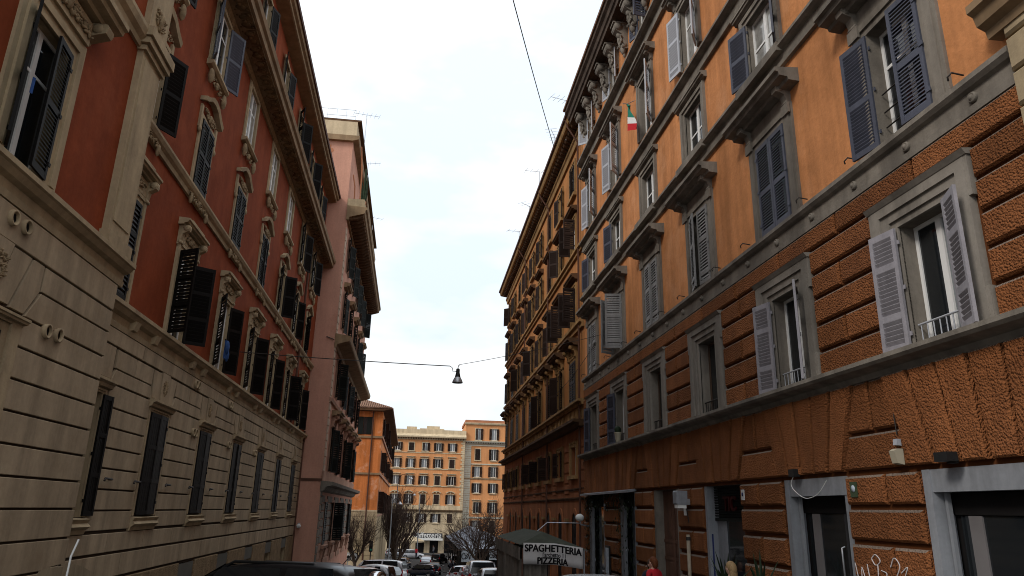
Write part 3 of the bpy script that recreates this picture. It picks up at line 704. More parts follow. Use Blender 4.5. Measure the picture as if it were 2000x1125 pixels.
# ground-floor windows of the main front
for i, c in enumerate(GC):
    w = 1.18 if i else .80
    window(B, c, -.29, 2.0, w, 'brown_sash', 'glass', .22)
    def b(g, w=w):
        ring(g, w / 2, 0, 2.29, w / 2 + .2, 2.4, .03); ring(g, w / 2 + .06, 0, 2.33, w / 2 + .14, 2.37, .05)
        g.extr([(-.02, 2.36), (.10, 2.4), (.12, 2.46), (.18, 2.5), (.18, 2.55), (-.02, 2.58)], -w / 2 - .24, w / 2 + .24)
    surround(B, c, -.29, ('surB0', i == 0), b, 'cream')
    B.mould('window_sill', c - w / 2 - .22, c + w / 2 + .22, [(-.02, -.60), (.06, -.60), (.08, -.52), (.16, -.46), (.10, -.40), (.14, -.33), (-.02, -.30)], 'cream')
    shutters(B, c, -.27, 1.98, w, 'shut_black', 176 if i == 0 else RS.choice([0, 3, 6]), None if i == 0 else RS.choice([0, 0, 4]), (.33, .66), 1.0, False, .05)
# first-floor windows
f1 = [(0, 165), (124, 120), (148, 152), (140, 155), (150, 158), (125, 160), (152, 160)]
for i, c in enumerate(LC):
    w = 1.16
    window(B, c, 3.86, 6.0, w, 'white_sash', 'glass_curtain' if i in (2, 3, 5) else 'glass', .1, 'transom')
    def b(g, w=w):
        ring(g, w / 2, 0, 2.14, w / 2 + .1, 2.24, .05); ring(g, w / 2 + .1, 0, 2.24, w / 2 + .2, 2.32, .08)
        g.box(-w / 2 - .12, w / 2 + .12, -.02, .07, 2.34, 2.68)
        for sx in (-1, 1): console(g, sx * (w / 2 + .16), 2.22, .16, .5, .26)
    s_ = surround(B, c, 3.86, 'surB1', b, 'cream')
    ob('ornament', cached('ornB1', lambda: (lambda g: (lumps(g, 9, -.5, .5, 2.40, 2.64, .09, .06, 11), g.mesh('cream_carve'))[1])(G())), s_)
    # pediment: flat hood with raised middle
    def ped():
        g = G(); pr = hood_prof(0, .27, .17); g.extr(pr, -.92, .92); g.extr([(a, b2 + .16) for a, b2 in hood_prof(0, .22, .10)], -.55, .55)
        return g.mesh('cream')
    B.part('hood', cached('pedB1', ped), c, 0, 6.56)
    shutters(B, c, 3.88, 5.98, w, 'shut_black', f1[i][0], f1[i][1], (.33, .66), .085, False, .06)
# second-floor windows
f2 = [(150, 165), (0, 2), (0, 0), (4, 0), (120, 160), (150, 160), (0, 150)]
for i, c in enumerate(LC):
    w = 1.08
    window(B, c, 7.82, 9.72, w, 'white_sash', 'glass', .1, 'transom')
    def b(g, w=w):
        ring(g, w / 2, 0, 1.9, w / 2 + .13, 2.0, .05)
        for sx in (-1, 1): g.box(sx * (w / 2 + .1), sx * (w / 2 + .22), -.02, .06, 1.55, 2.2); g.ell((sx * (w / 2 + .17), .05, 1.5), (.06, .06, .1), 6, 4)
    s_ = surround(B, c, 7.82, 'surB2', b, 'cream')
    ob('ornament', cached('ornB2', lambda: (lambda g: (lumps(g, 10, -.5, .5, 1.98, 2.3, .06, .065, 4), g.mesh('cream_carve'))[1])(G())), s_)
    def ped2():
        g = G(); pts = [(-.86, 0), (-.6, .10), (-.3, .28), (0, .33), (.3, .28), (.6, .10), (.86, 0)]
        for (a, za), (b2, zb2) in zip(pts, pts[1:]):
            v = [(x, y, z + dz) for y in (-.02, .24) for x, z in ((a, za), (b2, zb2)) for dz in (0, .12)]
            g.add([(a, -.02, za), (b2, -.02, zb2), (b2, .15, zb2), (a, .15, za), (a, -.02, za + .12), (b2, -.02, zb2 + .12), (b2, .18, zb2 + .12), (a, .18, za + .12)],
                  [(0, 3, 2, 1), (4, 5, 6, 7), (0, 1, 5, 4), (1, 2, 6, 5), (2, 3, 7, 6), (3, 0, 4, 7)])
        return g.mesh('cream')
    B.part('pediment', cached('pedB2', ped2), c, 0, 10.08)
    shutters(B, c, 7.84, 9.70, w, 'shut_black', f2[i][0], f2[i][1], (.5,), .085, False, .06)
    # carved apron under the sill on the string course
    B.part('ornament', cached('apron', lambda: (lambda g: (lumps(g, 8, -.75, .75, -.28, -.02, .06, .06, 21), [g.ell((sx * .7, .07, -.26), (.05, .06, .16), 6, 4) for sx in (-1, 1)], g.mesh('cream_carve'))[-1])(G())), c, .05, 7.62)
# third-floor windows
f3 = [(165, 165), (150, 155), (None, None), (None, None), (None, None), (150, 160), (150, 160)]
for i, c in enumerate(LC):
    w = 1.16
    window(B, c, 11.35, 13.3, w, 'white_sash', 'glass_curtain' if i in (2, 3, 4) else 'glass', .08, 'transom')
    def b(g, w=w): ring(g, w / 2, 0, 1.95, w / 2 + .16, 2.08, .05); ring(g, w / 2 + .16, 0, 2.08, w / 2 + .22, 2.14, .03)
    surround(B, c, 11.35, 'surB3', b, 'cream')
    B.mould('window_sill', c - .85, c + .85, [(-.02, 11.18), (.12, 11.2), (.18, 11.26), (.18, 11.32), (-.02, 11.34)], 'cream')
    B.part('ornament', cached('apron3', lambda: (lambda g: (lumps(g, 6, -.62, .62, -.34, -.02, .06, .06, 8), [g.ell((sx * .68, .09, -.26), (.08, .09, .24), 6, 4) for sx in (-1, 1)], g.mesh('cream_carve'))[-1])(G())), c, .02, 11.18)
    shutters(B, c, 11.37, 13.28, w, 'shut_black' if i != 1 else 'shut_blue', f3[i][0], f3[i][1], (.5,), .085, False, .06)
# attic windows
for i, c in enumerate(LC):
    window(B, c, 15.35, 17.35, 1.0, 'white_sash', 'glass', .15)
    def b(g): ring(g, .5, 0, 2.0, .62, 2.1, .05)
    surround(B, c, 15.35, 'surB4', b, 'cream')
    shutters(B, c, 15.37, 17.33, 1.0, 'shut_black', RS.choice([130, 160]), RS.choice([150, 165]), (.5,), .09, False, .06)
# nearer wing windows
NW = 10.1
window(B, NW, 4.55, 6.75, 1.1, 'white_sash', 'glass', .2 - PA, 'transom'); 
window(B, 9.85, -.3, 2.24, 1.2, 'brown_sash', 'glass', .2 - PA)
window(B, NW, 9.3, 11.3, 1.1, 'white_sash', 'glass', .2 - PA)
def b(g):
    ring(g, .55, 0, 2.2, .68, 2.34, .05 + PA, PA - .02); ring(g, .68, 0, 2.34, .82, 2.46, .09 + PA, PA - .02); ring(g, .82, 0, 2.46, .93, 2.58, .05 + PA, PA - .02)
    g.box(-.86, .86, PA - .02, PA + .10, 2.58, 3.0)
    for sx in (-1, 1): console(g, sx * .98, 2.45, .22, .6, .34 + PA)
s_ = surround(B, NW, 4.55, 'surBN', b, 'cream')
ob('ornament', (lambda g: (lumps(g, 14, -.75, .75, 2.64, 2.96, .12 + PA, .07, 31), g.mesh('cream_carve'))[1])(G()), s_)
lm('hood', NW - 1.35, NW + 1.35, hood_prof(7.6, .44, .3), 'cream', PA)
shutters(B, NW, 4.57, 6.73, 1.1, 'shut_black', 6, 149, (.5,), .06, True, .06 + PA)
def b(g): ring(g, .6, 0, 2.54, .8, 2.66, .05 + PA, PA - .02); ring(g, .8, 0, 2.66, 1.05, 2.8, .09 + PA, PA - .02)
surround(B, 9.85, -.3, 'surBNg', b, 'cream')
lm('hood', 9.85 - 1.1, 9.85 + 1.1, hood_prof(2.36, .18, .12), 'cream', PA)
shutters(B, 9.85, -.28, 2.22, 1.2, 'shut_black', 0, 0, (.33, .66), .1, False, .05 + PA)
mainops = list(B.op)
wing = [o for o in mainops if o[0] > B.X(13.0)]; main_ = [o for o in mainops if o[0] <= B.X(13.0)]
for c in [20.3 + 4.17 * k for k in range(5)]: main_.append((B.X(c + 2.0) - .72, B.X(c + 2.0) + .72, B.Z(-3.4), B.Z(-1.56)))
B.wall(B0, B1, 3.3, 18.05, .25, 'red', 'cream', 10, ops=main_)
B.wall(B0, B1, -5.2, 3.32, .25, 'beige_joint', 'cream', 10, name='base_wall', ops=main_)
B.wall(3.0, BA, 3.9, 18.05, .25, 'red', 'cream', 10, name='wing_wall', p=PA, ops=wing)
B.wall(3.0, BA, -4.2, 3.92, .25, 'beige_joint', 'cream', 10, name='wing_base_wall', p=PA, ops=wing)
# cornices and courses
CORN = [(-.03, 3.30), (.05, 3.30), (.07, 3.40), (.04, 3.42), (.05, 3.56), (.14, 3.60), (.20, 3.68), (.24, 3.70), (.24, 3.78), (-.03, 3.82)]
B.mould('cornice', BA, B1, CORN, 'cream')
lm('cornice', 3.0, BA + .18, [(p, z + .62 + (.02 if z < 3.45 else 0)) for p, z in CORN], 'cream', PA)
for t in [15.6, 16.9, 19.9, 21.0, 24.1, 25.2, 28.3, 29.3, 32.4, 33.4, 36.6, 37.7, 41.0]:
    me = cached('cornbr', lambda: G().extr([(0, 0), (.10, .02), (.16, .2), (0, .24)], -.11, .11).mesh('cream')); B.part('bracket', me, t, .03, 3.40)
B.mould('string_course', BA, B1, [(-.03, 7.42), (.06, 7.42), (.08, 7.52), (.14, 7.58), (.18, 7.66), (.18, 7.72), (-.03, 7.76)], 'cream')
lm('string_course', 3.0, BA + .1, [(-.03, 8.46), (.06, 8.46), (.08, 8.56), (.16, 8.64), (.20, 8.76), (.20, 8.84), (-.03, 8.88)], 'cream', PA)
B.mould('cornice', 3.0, B1, [(-.03, 13.62), (.66, 13.72), (.70, 13.74), (.72, 13.92), (.80, 13.98), (.84, 14.14), (-.03, 14.24)], 'brown_trim')
B.mould('cornice_moulding', BA, B1, [(-.03, 13.42), (.06, 13.44), (.12, 13.60), (-.03, 13.62)], 'cream_carve')
for i in range(36):   # carved coffers in the soffit
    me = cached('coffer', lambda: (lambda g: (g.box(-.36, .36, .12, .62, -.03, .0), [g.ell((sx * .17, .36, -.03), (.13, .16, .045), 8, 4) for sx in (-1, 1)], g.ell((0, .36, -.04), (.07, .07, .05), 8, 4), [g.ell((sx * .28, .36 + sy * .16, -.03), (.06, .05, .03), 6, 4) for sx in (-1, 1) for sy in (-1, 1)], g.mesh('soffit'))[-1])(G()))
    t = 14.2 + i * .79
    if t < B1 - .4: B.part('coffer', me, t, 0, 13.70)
B.mould('eaves', 3.0, B1 + .2, [(-.03, 17.92), (.45, 18.0), (.50, 18.02), (.52, 18.12), (.62, 18.16), (.66, 18.28), (.60, 18.34), (-2.5, 19.2), (-2.5, 18.02)], 'brown_trim')
B.mould('gutter', 3.0, B1 + .2, [(.62, 18.27), (.72, 18.28), (.75, 18.38), (.70, 18.38), (.68, 18.33), (.62, 18.33)], 'copper_pipe')
# corner pilaster of the wing with its capital band
g = G(); x0, x1 = B.X(13.84), B.X(12.9)
g.box(x0, x1, PA - .02, PA + .12, B.Z(4.44), B.Z(13.6)); g.box(x0 + .10, x1 - .10, PA + .10, PA + .14, B.Z(4.9), B.Z(8.3)); pl = B.part('pilaster', g.mesh('cream'))
for z, d, h in ((4.44, .07, .22), (8.42, .06, .10), (8.54, .13, .12), (8.68, .18, .20)):
    g = G(); g.box(x0 - d, x1 + d, PA - .02, PA + .12 + d, B.Z(z), B.Z(z + h)); ob('moulding', g.mesh('cream'), pl)
g = G(); lumps(g, 6, (x0 + x1) / 2 - .22, (x0 + x1) / 2 + .22, B.Z(9.15), B.Z(9.7), PA + .13, .07, 3); ob('ornament', g.mesh('cream_carve'), pl)
# grooved stucco blocks
q = .018
def row_blocks(t0, t1, z0, z1, p=0.0, cuts=()):
    xs_ = [t0] + [c for c in cuts if t0 < c < t1] + [t1]
    for a, b_ in zip(xs_, xs_[1:]): B.block(a + (q if a != t0 else 0), b_ - (q if b_ != t1 else 0), z0 + q, z1 - q, 'beige', .045, .008, 'stone_block', p)
zr = [1.79, 1.405, 1.01, .62, .22, -.18, -.57]
for i in range(7):
    a = GC[i] + (.79 if i else .62); b_ = GC[i + 1] - .79 if i < 6 else B1
    for k in range(6): row_blocks(a, b_, zr[k + 1], zr[k])
    row_blocks(a, b_, 1.79, 2.24)
    m_ = (a + b_) / 2; w = b_ - a
    if w < 1.0: continue
    B.poly([(a - .05, 2.26), (b_ + .05, 2.26), (b_ - .14, 2.53), (a + .14, 2.53)], 'beige', .05, .008)
    B.poly([(a - .12, 2.28), (a - .10, 2.56), (a + .17, 2.56), (a + .02, 2.56)], 'beige', .03, 0.0) if False else None
    B.block(a + .10, m_ - q, 2.56, 2.93, 'beige', .045, .008); B.block(m_ + q, b_ - .10, 2.56, 2.93, 'beige', .045, .008)
for i in range(1, 7):      # keystones
    c = GC[i]
    for dx in (-1, 1): B.poly([(c + dx * .24, 2.30), (c + dx * .72, 2.30), (c + dx * .86, 2.93), (c + dx * .30, 2.93)], 'beige', .045, .008)
    ks = B.poly([(c - .2, 2.28), (c + .2, 2.28), (c + .27, 2.96), (c - .27, 2.96)], 'beige', .07, .01, 'keystone')
    ob('ornament', (lambda g: (lumps(g, 10, B.X(c) - .13, B.X(c) + .13, B.Z(2.36), B.Z(2.88), .075, .035, 40 + i), g.mesh('cream_carve'))[1])(G()), ks)
row_blocks(BA, B1, 2.96, 3.30, 0, [GC[k] + 2.1 for k in range(0, 7, 1)])
row_blocks(BA, B1, -1.0, -.60, 0, [16.3 + 2.1 * k for k in range(13)]); row_blocks(BA, B1, -1.5, -1.02, 0, [17.2 + 2.1 * k for k in range(13)])
for k in range(6):         # basement: rough slabs between small windows
    c = 20.3 + 4.17 * k; a = BA if k == 0 else c - 1.40; b_ = min(c + 1.22, B1)
    if a < B1: B.block(a, b_, -4.2, -1.54, 'plinth', .06, .01, 'plinth_slab')
    if c + 1.28 < B1 - 1: 
        g = G(); x_ = B.X(c + 2.0); g.box(x_ - .70, x_ + .70, -.04, .03, B.Z(-2.0), B.Z(-1.58)); B.part('vent_panel', g.mesh('plinth_dark'))
        g = G(); g.box(x_ - .7, x_ + .7, -.24, -.2, B.Z(-3.4), B.Z(-2.0)); B.part('basement_window', g.mesh('glass'))
B.block(BA + .02, 15.05, 2.31, 2.94, 'beige', .045, .008)
zw = [2.11, 1.65, 1.205, .755, .315, -.14, -.61, -1.1, -1.6, -2.1]
for k in range(9): row_blocks(10.92, BA, zw[k + 1], zw[k], PA)
row_blocks(10.92, BA, 2.11, 2.54, PA)
B.poly([(11.0, 2.56), (BA, 2.56), (BA, 2.99), (11.32, 2.99)], 'beige', PA + .045, .008, y0=PA - .005)
B.poly([(10.56, 2.58), (10.94, 2.58), (11.24, 2.99), (11.24, 3.40), (10.92, 3.40)], 'beige', PA + .045, 0, y0=PA - .005)
B.block(11.30, BA, 3.02, 3.40, 'beige', .045, .008, 'stone_block', PA)
B.block(3.2, BA, 3.44, 3.92, 'beige', .045, .008, 'stone_block', PA)
B.poly([(10.1, 2.6), (10.5, 2.6), (10.86, 3.40), (10.36, 3.40)], 'beige', PA + .045, 0, y0=PA - .005)
ks = B.poly([(9.5, 2.6), (10.06, 2.6), (10.30, 3.42), (9.3, 3.42)], 'beige', PA + .07, 0, 'keystone', PA - .005)
ob('ornament', (lambda g: (lumps(g, 14, B.X(10.2), B.X(9.5), B.Z(2.75), B.Z(3.35), PA + .075, .05, 77), g.mesh('cream_carve'))[1])(G()), ks)
for k in range(6): row_blocks(3.2, 8.9, zw[k + 1], zw[k], PA)
row_blocks(3.2, 8.7, 2.11, 3.4, PA, [5, 6.8])
# pairs of round vent pipes
def vent():
    g = G(); g.lathe([(.085, 0), (.085, .06), (.115, .06), (.115, -.02)], 18, axis='y'); g.lathe([(.0, .012), (.086, .012)], 18, axis='y', m=1); return g.mesh(['cream', 'dark_inside'])
for t, z, p in [(11.66, 2.49, PA), (12.03, 2.51, PA), (10.12, 3.75, PA), (10.48, 3.75, PA), (21.0, 1.86, 0), (21.25, 1.86, 0), (25.1, 1.86, 0), (25.35, 1.86, 0), (29.3, 1.9, 0), (29.55, 1.9, 0), (20.6, 3.12, 0), (20.85, 3.12, 0), (24.6, 3.1, 0), (24.85, 3.1, 0)]:
    B.part('vent_pipe', cached('vent', vent), t, p + .045, z)
def hook2():
    g = G(); g.tube([(-.2, 0, 0), (-.2, .08, 0), (.16, .09, .01), (.2, .09, -.04)], .022, 6); return g.mesh('iron')
for i in range(7):
    B.part('shutter_hook', cached('hook2', hook2), GC[i] + 1.15, .04, .42)
    if i: B.part('shutter_hook', cached('hook2', hook2), GC[i] - 1.0, .04, .42)
g = G(); g.tube([(B.X(36.9), .12, B.Z(13.4)), (B.X(36.9), .10, B.Z(3.9))], .06, 8); B.part('drainpipe', g.mesh('copper_pipe'))
g = G(); g.tube([(B.X(42.0), .08, B.Z(4)), (B.X(42.0), .07, B.Z(-5))], .05, 8); B.part('drainpipe', g.mesh('copper_pipe'))
# ================================================================== pink building on the left
XP = -5.4
Q = FA('pink_building', 'pink building with blank side wall, grey quoins and roof terrace on the left', XP - .0147 * 12, 54, -math.pi / 2 + LA, -1, 'y', -4.6)
P0, P1 = 42.3, 66.0
pc = [45.3 + 4.35 * i for i in range(5)]
prow_ = [(14.3, 16.5, 1.1), (10.6, 12.9, 1.1), (6.3, 8.6, 1.1), (1.95, 4.5, 1.15), (-2.1, .25, 1.2)]
for ri, (z0, z1, w) in enumerate(prow_):
    for ci, c in enumerate(pc):
        h = z1 - z0; window(Q, c, z0, z1, w, 'white_sash', RS.choice(['glass', 'glass', 'glass_grey']), .2, 'transom')
        def b(g, h=h, w=w, ri=ri):
            ring(g, w / 2, 0, h, w / 2 + .18, h + .16, .06)
            if ri == 3:
                for sx in (-1, 1): console(g, sx * (w / 2 + .16), h, .22, .7, .45)
                lumps(g, 4, -w / 2, w / 2, h + .2, h + .6, .12, .1, 2)
        surround(Q, c, z0, ('surQ', ri), b, 'pink_trim')
        if ri == 1: Q.mould('hood', c - .95, c + .95, hood_prof(z1 + .3, .4, .3), 'brown_trim')
        if ri == 3: Q.mould('hood', c - 1.05, c + 1.05, hood_prof(z1 + .66, .6, .3), 'brown_trim')
        if ri == 4:
            Q.mould('window_sill', c - .9, c + .9, [(-.02, -2.35), (.25, -2.3), (.3, -2.15), (-.02, -2.12)], 'pink_trim')
            me = cached('sillbr', lambda: G().extr([(0, 0), (.1, 0), (.22, .6), (0, .6)], -.12, .12).mesh('pink_trim'))
            for d in (-.6, .6): Q.part('bracket', me, c + d, 0, -2.95)
        an = RS.choice([(165, 160), (0, 150), (150, 165), (120, 160)]) if ri < 4 else [(0, 3), (100, 172), (170, 172), (0, 0), (170, 170)][ci]
        shutters(Q, c, z0 + .01, z1 - .01, w * 1.02, 'shut_green', an[0], an[1], (.33, .66), .11, False, .08)
Q.wall(P0, P1, -6, 17.9, .3, 'pink', 'pink_trim', 12)
g = G(); a, b_ = sorted((Q.X(P0 + .002), Q.X(P1))); g.box(a, b_, -11.9, -.06, Q.Z(17.88), Q.Z(22.3)); Q.part('attic_wall', g.mesh('pink'))
Q.mould('parapet', P0 - .05, P1, [(-.1, 22.62), (.12, 22.62), (.12, 23.75), (-12, 23.75), (-12, 22.62)], 'far_cream')
Q.mould('eaves', P0 - .25, P1 + .2, [(-.08, 22.25), (.28, 22.36), (.32, 22.44), (.34, 22.62), (-12.2, 22.62), (-12.2, 22.25)], 'brown_trim')
Q.mould('roof_edge', P0 - .06, P1 + .2, [(.1, 23.70), (.36, 23.72), (.36, 23.84), (-12.05, 23.84), (-12.05, 23.70)], 'ochre_dark')
Q.mould('cornice', P0 - .1, P1 + .3, [(-.03, 16.9), (.12, 16.92), (.15, 17.1), (.95, 17.35), (1.05, 17.4), (1.1, 17.6), (1.2, 17.66), (1.2, 17.8), (-.03, 17.86)], 'brown_trim')
for i in range(38): Q.part('modillion', cached('modQ', lambda: G().extr([(0, 0), (.5, .06), (.86, .26), (.88, .36), (0, .36)], -.13, .13).mesh('ochre_dark')), P0 + .2 + i * .62, .1, 16.98)
Q.mould('terrace_wall', P0 - .02, P1, [(.75, 17.8), (1.0, 17.8), (1.0, 18.35), (.75, 18.35)], 'cream')
g = G(); g.box(Q.X(P0 + .15), Q.X(P0 - .02), -.05, .76, Q.Z(17.84), Q.Z(18.35)); Q.part('terrace_end_wall', g.mesh('cream'))
Q.mould('cornice', P0, P1 + .2, [(-.03, 8.86), (.1, 8.9), (.14, 9.1), (.8, 9.3), (.85, 9.36), (.9, 9.6), (-.03, 9.75)], 'brown_trim')
Q.mould('string_course', P0, P1, [(-.03, 5.75), (.12, 5.78), (.16, 5.95), (-.03, 6.0)], 'pink_trim')
Q.band('apron_band', P0, P1, 1.35, 1.9, .08, 'pink_trim')
Q.mould('cornice', P0 - .03, P1 + .1, [(-.03, .75), (.2, .85), (.3, 1.05), (.62, 1.12), (.66, 1.3), (-.03, 1.36)], 'grey_stone')
for i in range(52):
    z = -5.5 + i * .43
    if z < 16.4: Q.block(P0 + .01, P0 + (.75 if i % 2 else .5), z + .02, z + .40, 'pale_quoin' if z > 1 else 'grey_stone', .06, .02, 'quoin')
g = G(); g.box(Q.X(P0) - .0, Q.X(P0) + .04, -1.25, 0.02, Q.Z(1.33), Q.Z(1.47)); Q.part('side_string', g.mesh('copper_pipe'))
g = G(); g.tube([(Q.X(P0) + .06, -.5, Q.Z(9.5)), (Q.X(P0) + .06, -.05, Q.Z(9.35))], .03, 6); Q.part('cable', g.mesh('iron'))
for k in range(9):
    z = .62 - .44 * k
    for gi in range(6):
        a = P0 + .8 if gi == 0 else pc[gi - 1] + .8; b2 = P1 if gi == 5 else pc[gi] - .8
        if z - .4 < -2.2 and False: continue
        Q.block(a, b2, z - .40, z - .03, 'pink_trim' if k > 5 else 'grey_stone', .05, .015)
RP = random.Random(17)   # patches where the plaster has fallen off the side wall
for k in range(9):
    cy, cz, r_ = -1.35 - .45 * RP.random(), 21.6 - 1.7 * k / 9 + .2 * RP.random(), .10 + .16 * RP.random(); n = 9; g = G()
    ring_ = [(cy + r_ * (.6 + .6 * RP.random()) * math.cos(6.28 * q / n), cz + r_ * 1.3 * (.6 + .6 * RP.random()) * math.sin(6.28 * q / n)) for q in range(n)]
    x_ = Q.X(P0 + .002) + .006 + .0004 * k; g.add([(x_, a, Q.Z(z)) for a, z in ring_], [list(range(n))]); Q.part('bare_patch', g.mesh('terracotta'))
# ================================================================== bright orange house beyond
XT = -4.25
T = FA('orange_corner_house', 'bright orange corner house with peeling plaster and low tiled roof', XT - LA * 22, 100, -math.pi / 2 + LA, -1, 'y', -6.6)
T0, T1 = 78.0, 124.0
tcs = [80.5 + 3.9 * i for i in range(11)]
for ri, (z0, z1, w) in enumerate([(7.4, 9.1, 1.1), (3.7, 5.6, 1.1), (-.6, 1.6, 1.2)]):
    for c in tcs:
        window(T, c, z0, z1, w, 'white_sash', 'glass', .2)
        def b(g, h=z1 - z0, w=w): ring(g, w / 2, 0, h, w / 2 + .2, h + .2, .06)
        surround(T, c, z0, ('surT', ri), b, 'pink_trim')
        shutters(T, c, z0, z1, w, 'shut_brown', RS.choice([100, 160, 5]), RS.choice([100, 160, 0]), (.5,), .14)
T.wall(T0, T1, -8.5, 9.75, .25, 'orange_far', 'pink_trim', 12)
for z0, z1, p in ((6.95, 7.2, .15), (3.2, 3.45, .15), (-.9, -.7, .1)): T.band('string_course', T0, T1, z0, z1, p, 'pink_trim')
T.band('base_facing', T0 - .04, T1, -8.4, -.35, .05, 'cream', -12)
T.mould('eaves', T0 - .7, T1 + .6, [(-.03, 9.72), (.9, 9.92), (.95, 10.0), (-12.5, 10.05), (-12.5, 9.72)], 'ochre_dark')
g = G(); x0, x1 = sorted((T.X(T0 - .75), T.X(T1 + .6)))
g.add([(x0, 1.0, T.Z(9.98)), (x1, 1.0, T.Z(9.98)), (x1, -12.6, T.Z(9.98)), (x0, -12.6, T.Z(9.98)), (x0 + 6, -5.8, T.Z(12.4)), (x1 - 6, -5.8, T.Z(12.4))], [(0, 1, 5, 4), (1, 2, 5), (2, 3, 4, 5), (3, 0, 4)])
rf = T.part('roof', g.mesh('roof_tile'))
g = G()
for i in range(60):
    y = 1.0 - i * .226; zz_ = T.Z(9.98); up = 6 if y > -5.8 else 6
    f = 1 - abs(y + 5.8) / 6.8
    g.tube([(x1, y, zz_ + .04), (x1 - 6 * f, y, zz_ + .04 + 2.42 * f)], .09, 6)
for i in range(200):
    x = x0 + .1 + i * .235
    f = min(1, (x - x0) / 6, (x1 - x) / 6); g.tube([(x, 1.0, T.Z(10.02)), (x, 1.0 - 6.8 * f, T.Z(10.02) + 2.42 * f)], .09, 5)
ob('roof_tiles', g.mesh('roof_tile'), rf, kind='stuff')
S_ = ob('side_window', None, T.root) if False else None
# side wall facing the street corner: grooved base, strings, one window, drain pipe
def tside(name, x0, x1, z0, z1, pr, m):
    g = G(); g.box(T.X(T0) - .02, T.X(T0) + pr, x0, x1, T.Z(z0), T.Z(z1)); return T.part(name, g.mesh(m))
tside('string_course', -11.9, .15, 6.93, 7.15, .12, 'brown_trim'); tside('string_course', -11.9, .15, 3.22, 3.42, .12, 'brown_trim'); tside('string_course', -11.9, .1, -.42, -.26, .1, 'far_cream')
for k in range(15):
    for a_, b2 in ((-.9, .12), (-2.6, -.94), (-4.4, -2.64)) if k % 2 else ((-1.7, .12), (-3.5, -1.74)): tside('stone_block', a_, b2, -.9 - .46 * k, -.48 - .46 * k, .10, 'cream')
tw = tside('window', -1.95, -1.05, 7.3, 9.1, .04, 'glass')
for s in (0, 1):
    for q in ((-2.45, -1.97), (-1.03, -.55)): pass
tside('shutter', -2.5, -1.97, 7.3, 9.1, .09, 'shut_green'); tside('shutter', -1.60, -1.05, 7.3, 9.1, .07, 'shut_green')
g = G(); g.tube([(T.X(T0) + .1, -1.0, T.Z(9.7)), (T.X(T0) + .1, -1.0, T.Z(-7))], .07, 8); T.part('drainpipe', g.mesh('copper_pipe'))
# ================================================================== far facades closing the street
def far(name, label, Y, xa, xb, cols, rows, ztop, m, trim, quoin, zb=-6.4):
    F = FA(name, label, (xa + xb) / 2, Y, math.pi, -1, 'x', zb)
    for ri, (z0, z1, w, hk) in enumerate(rows):
        for ci, c in enumerate(cols):
            h = z1 - z0; window(F, c, z0, z1, w, 'white_sash', RS.choice(['glass', 'glass_grey']), .2)
            def b(g, h=h, w=w, hk=hk):
                ring(g, w / 2, 0, h, w / 2 + .16, h + .14, .06)
                if hk == 'flat': g.extr(hood_prof(h + .25, .3, .22), -w / 2 - .35, w / 2 + .35)
                if hk == 'arch':
                    for i in range(6):
                        a0, a1 = math.pi * (.16 + .68 * i / 6), math.pi * (.16 + .68 * (i + 1) / 6)
                        g.plate([(math.cos(a) * r * 1.05, h - .05 + math.sin(a) * r * .75) for a, r in ((a0, .8), (a1, .8), (a1, 1.0), (a0, 1.0))], -.01, .3)
                    g.ell((0, .1, h + .35), (.2, .15, .2), 8, 5)
            surround(F, c, z0, ('surF', name, ri), b, trim)
            F.band('window_sill', c - w / 2 - .25, c + w / 2 + .25, z0 - .2, z0 - .03, .2, trim)
            k = RS.random()
            an = (172, 172) if k < .62 else ((0, 0) if k < .88 else (172, 30))
            shutters(F, c, z0, z1, w * 1.0, 'shut_brown', an[0], an[1], (.5,), .14, False, .09)
    return F
F1 = far('apricot_apartment_block', 'apricot apartment block with cream quoins closing the end of the street', 145, -14, 8.45, [6.0, 3.3, .65, -2.0, -4.65, -7.3, -9.95, -12.6],
         [(10.8, 12.3, .95, None), (7.6, 9.25, .98, 'flat'), (4.4, 6.05, .98, 'flat'), (.85, 2.6, .98, 'arch'), (-2.5, -.9, .95, None)], 13.4, 'apricot', 'far_cream', 'far_cream')
F1.wall(-14, 8.45, -.2, 13.3, .25, 'apricot', 'far_cream', 14)
for c in [6.0, 3.3, .65, -2.0, -4.65, -7.3]: F1.op.append((F1.X(c) - .8, F1.X(c) + .8, F1.Z(-8), F1.Z(-4.6)))
F1.wall(-14, 8.45, -8.6, -.18, .25, 'far_cream', 'far_cream', 14, name='base_wall')
for z0, z1, p, m in ((7.25, 7.42, .12, 'far_cream'), (4.05, 4.22, .12, 'far_cream'), (10.35, 10.5, .1, 'far_cream'), (-.15, .6, .18, 'far_cream')): F1.band('string_course', -14, 8.43, z0, z1, p, m)
F1.mould('cornice', -14, 8.45, [(-.03, -.55), (.3, -.45), (.5, -.2), (-.03, -.14)], 'brown_trim')
F1.mould('cornice', -14.2, 8.6, [(-.03, 12.85), (.2, 12.9), (.3, 13.1), (.75, 13.3), (.8, 13.55), (-.03, 13.7)], 'far_cream')
for i in range(46): F1.part('bracket', cached('brF', lambda: G().extr([(0, 0), (.5, .15), (.55, .3), (0, .3)], -.12, .12).mesh('ochre_dark')), -13.8 + i * .485, .1, 12.95)
F1.mould('roof', -14.2, 8.6, [(.8, 13.55), (-.2, 14.1), (-.2, 14.9), (-12, 14.9), (-12, 13.4)], 'far_cream')
g = G(); g.box(F1.X(4.3), F1.X(-.6), -8, -3, F1.Z(14.8), F1.Z(15.4)); g.box(F1.X(-1.2), F1.X(-3.2), -7, -3, F1.Z(14.8), F1.Z(15.7)); g.box(F1.X(3.4), F1.X(.8), -7, -4, F1.Z(15.4), F1.Z(16.0)); F1.part('roof_room', g.mesh('far_cream'))
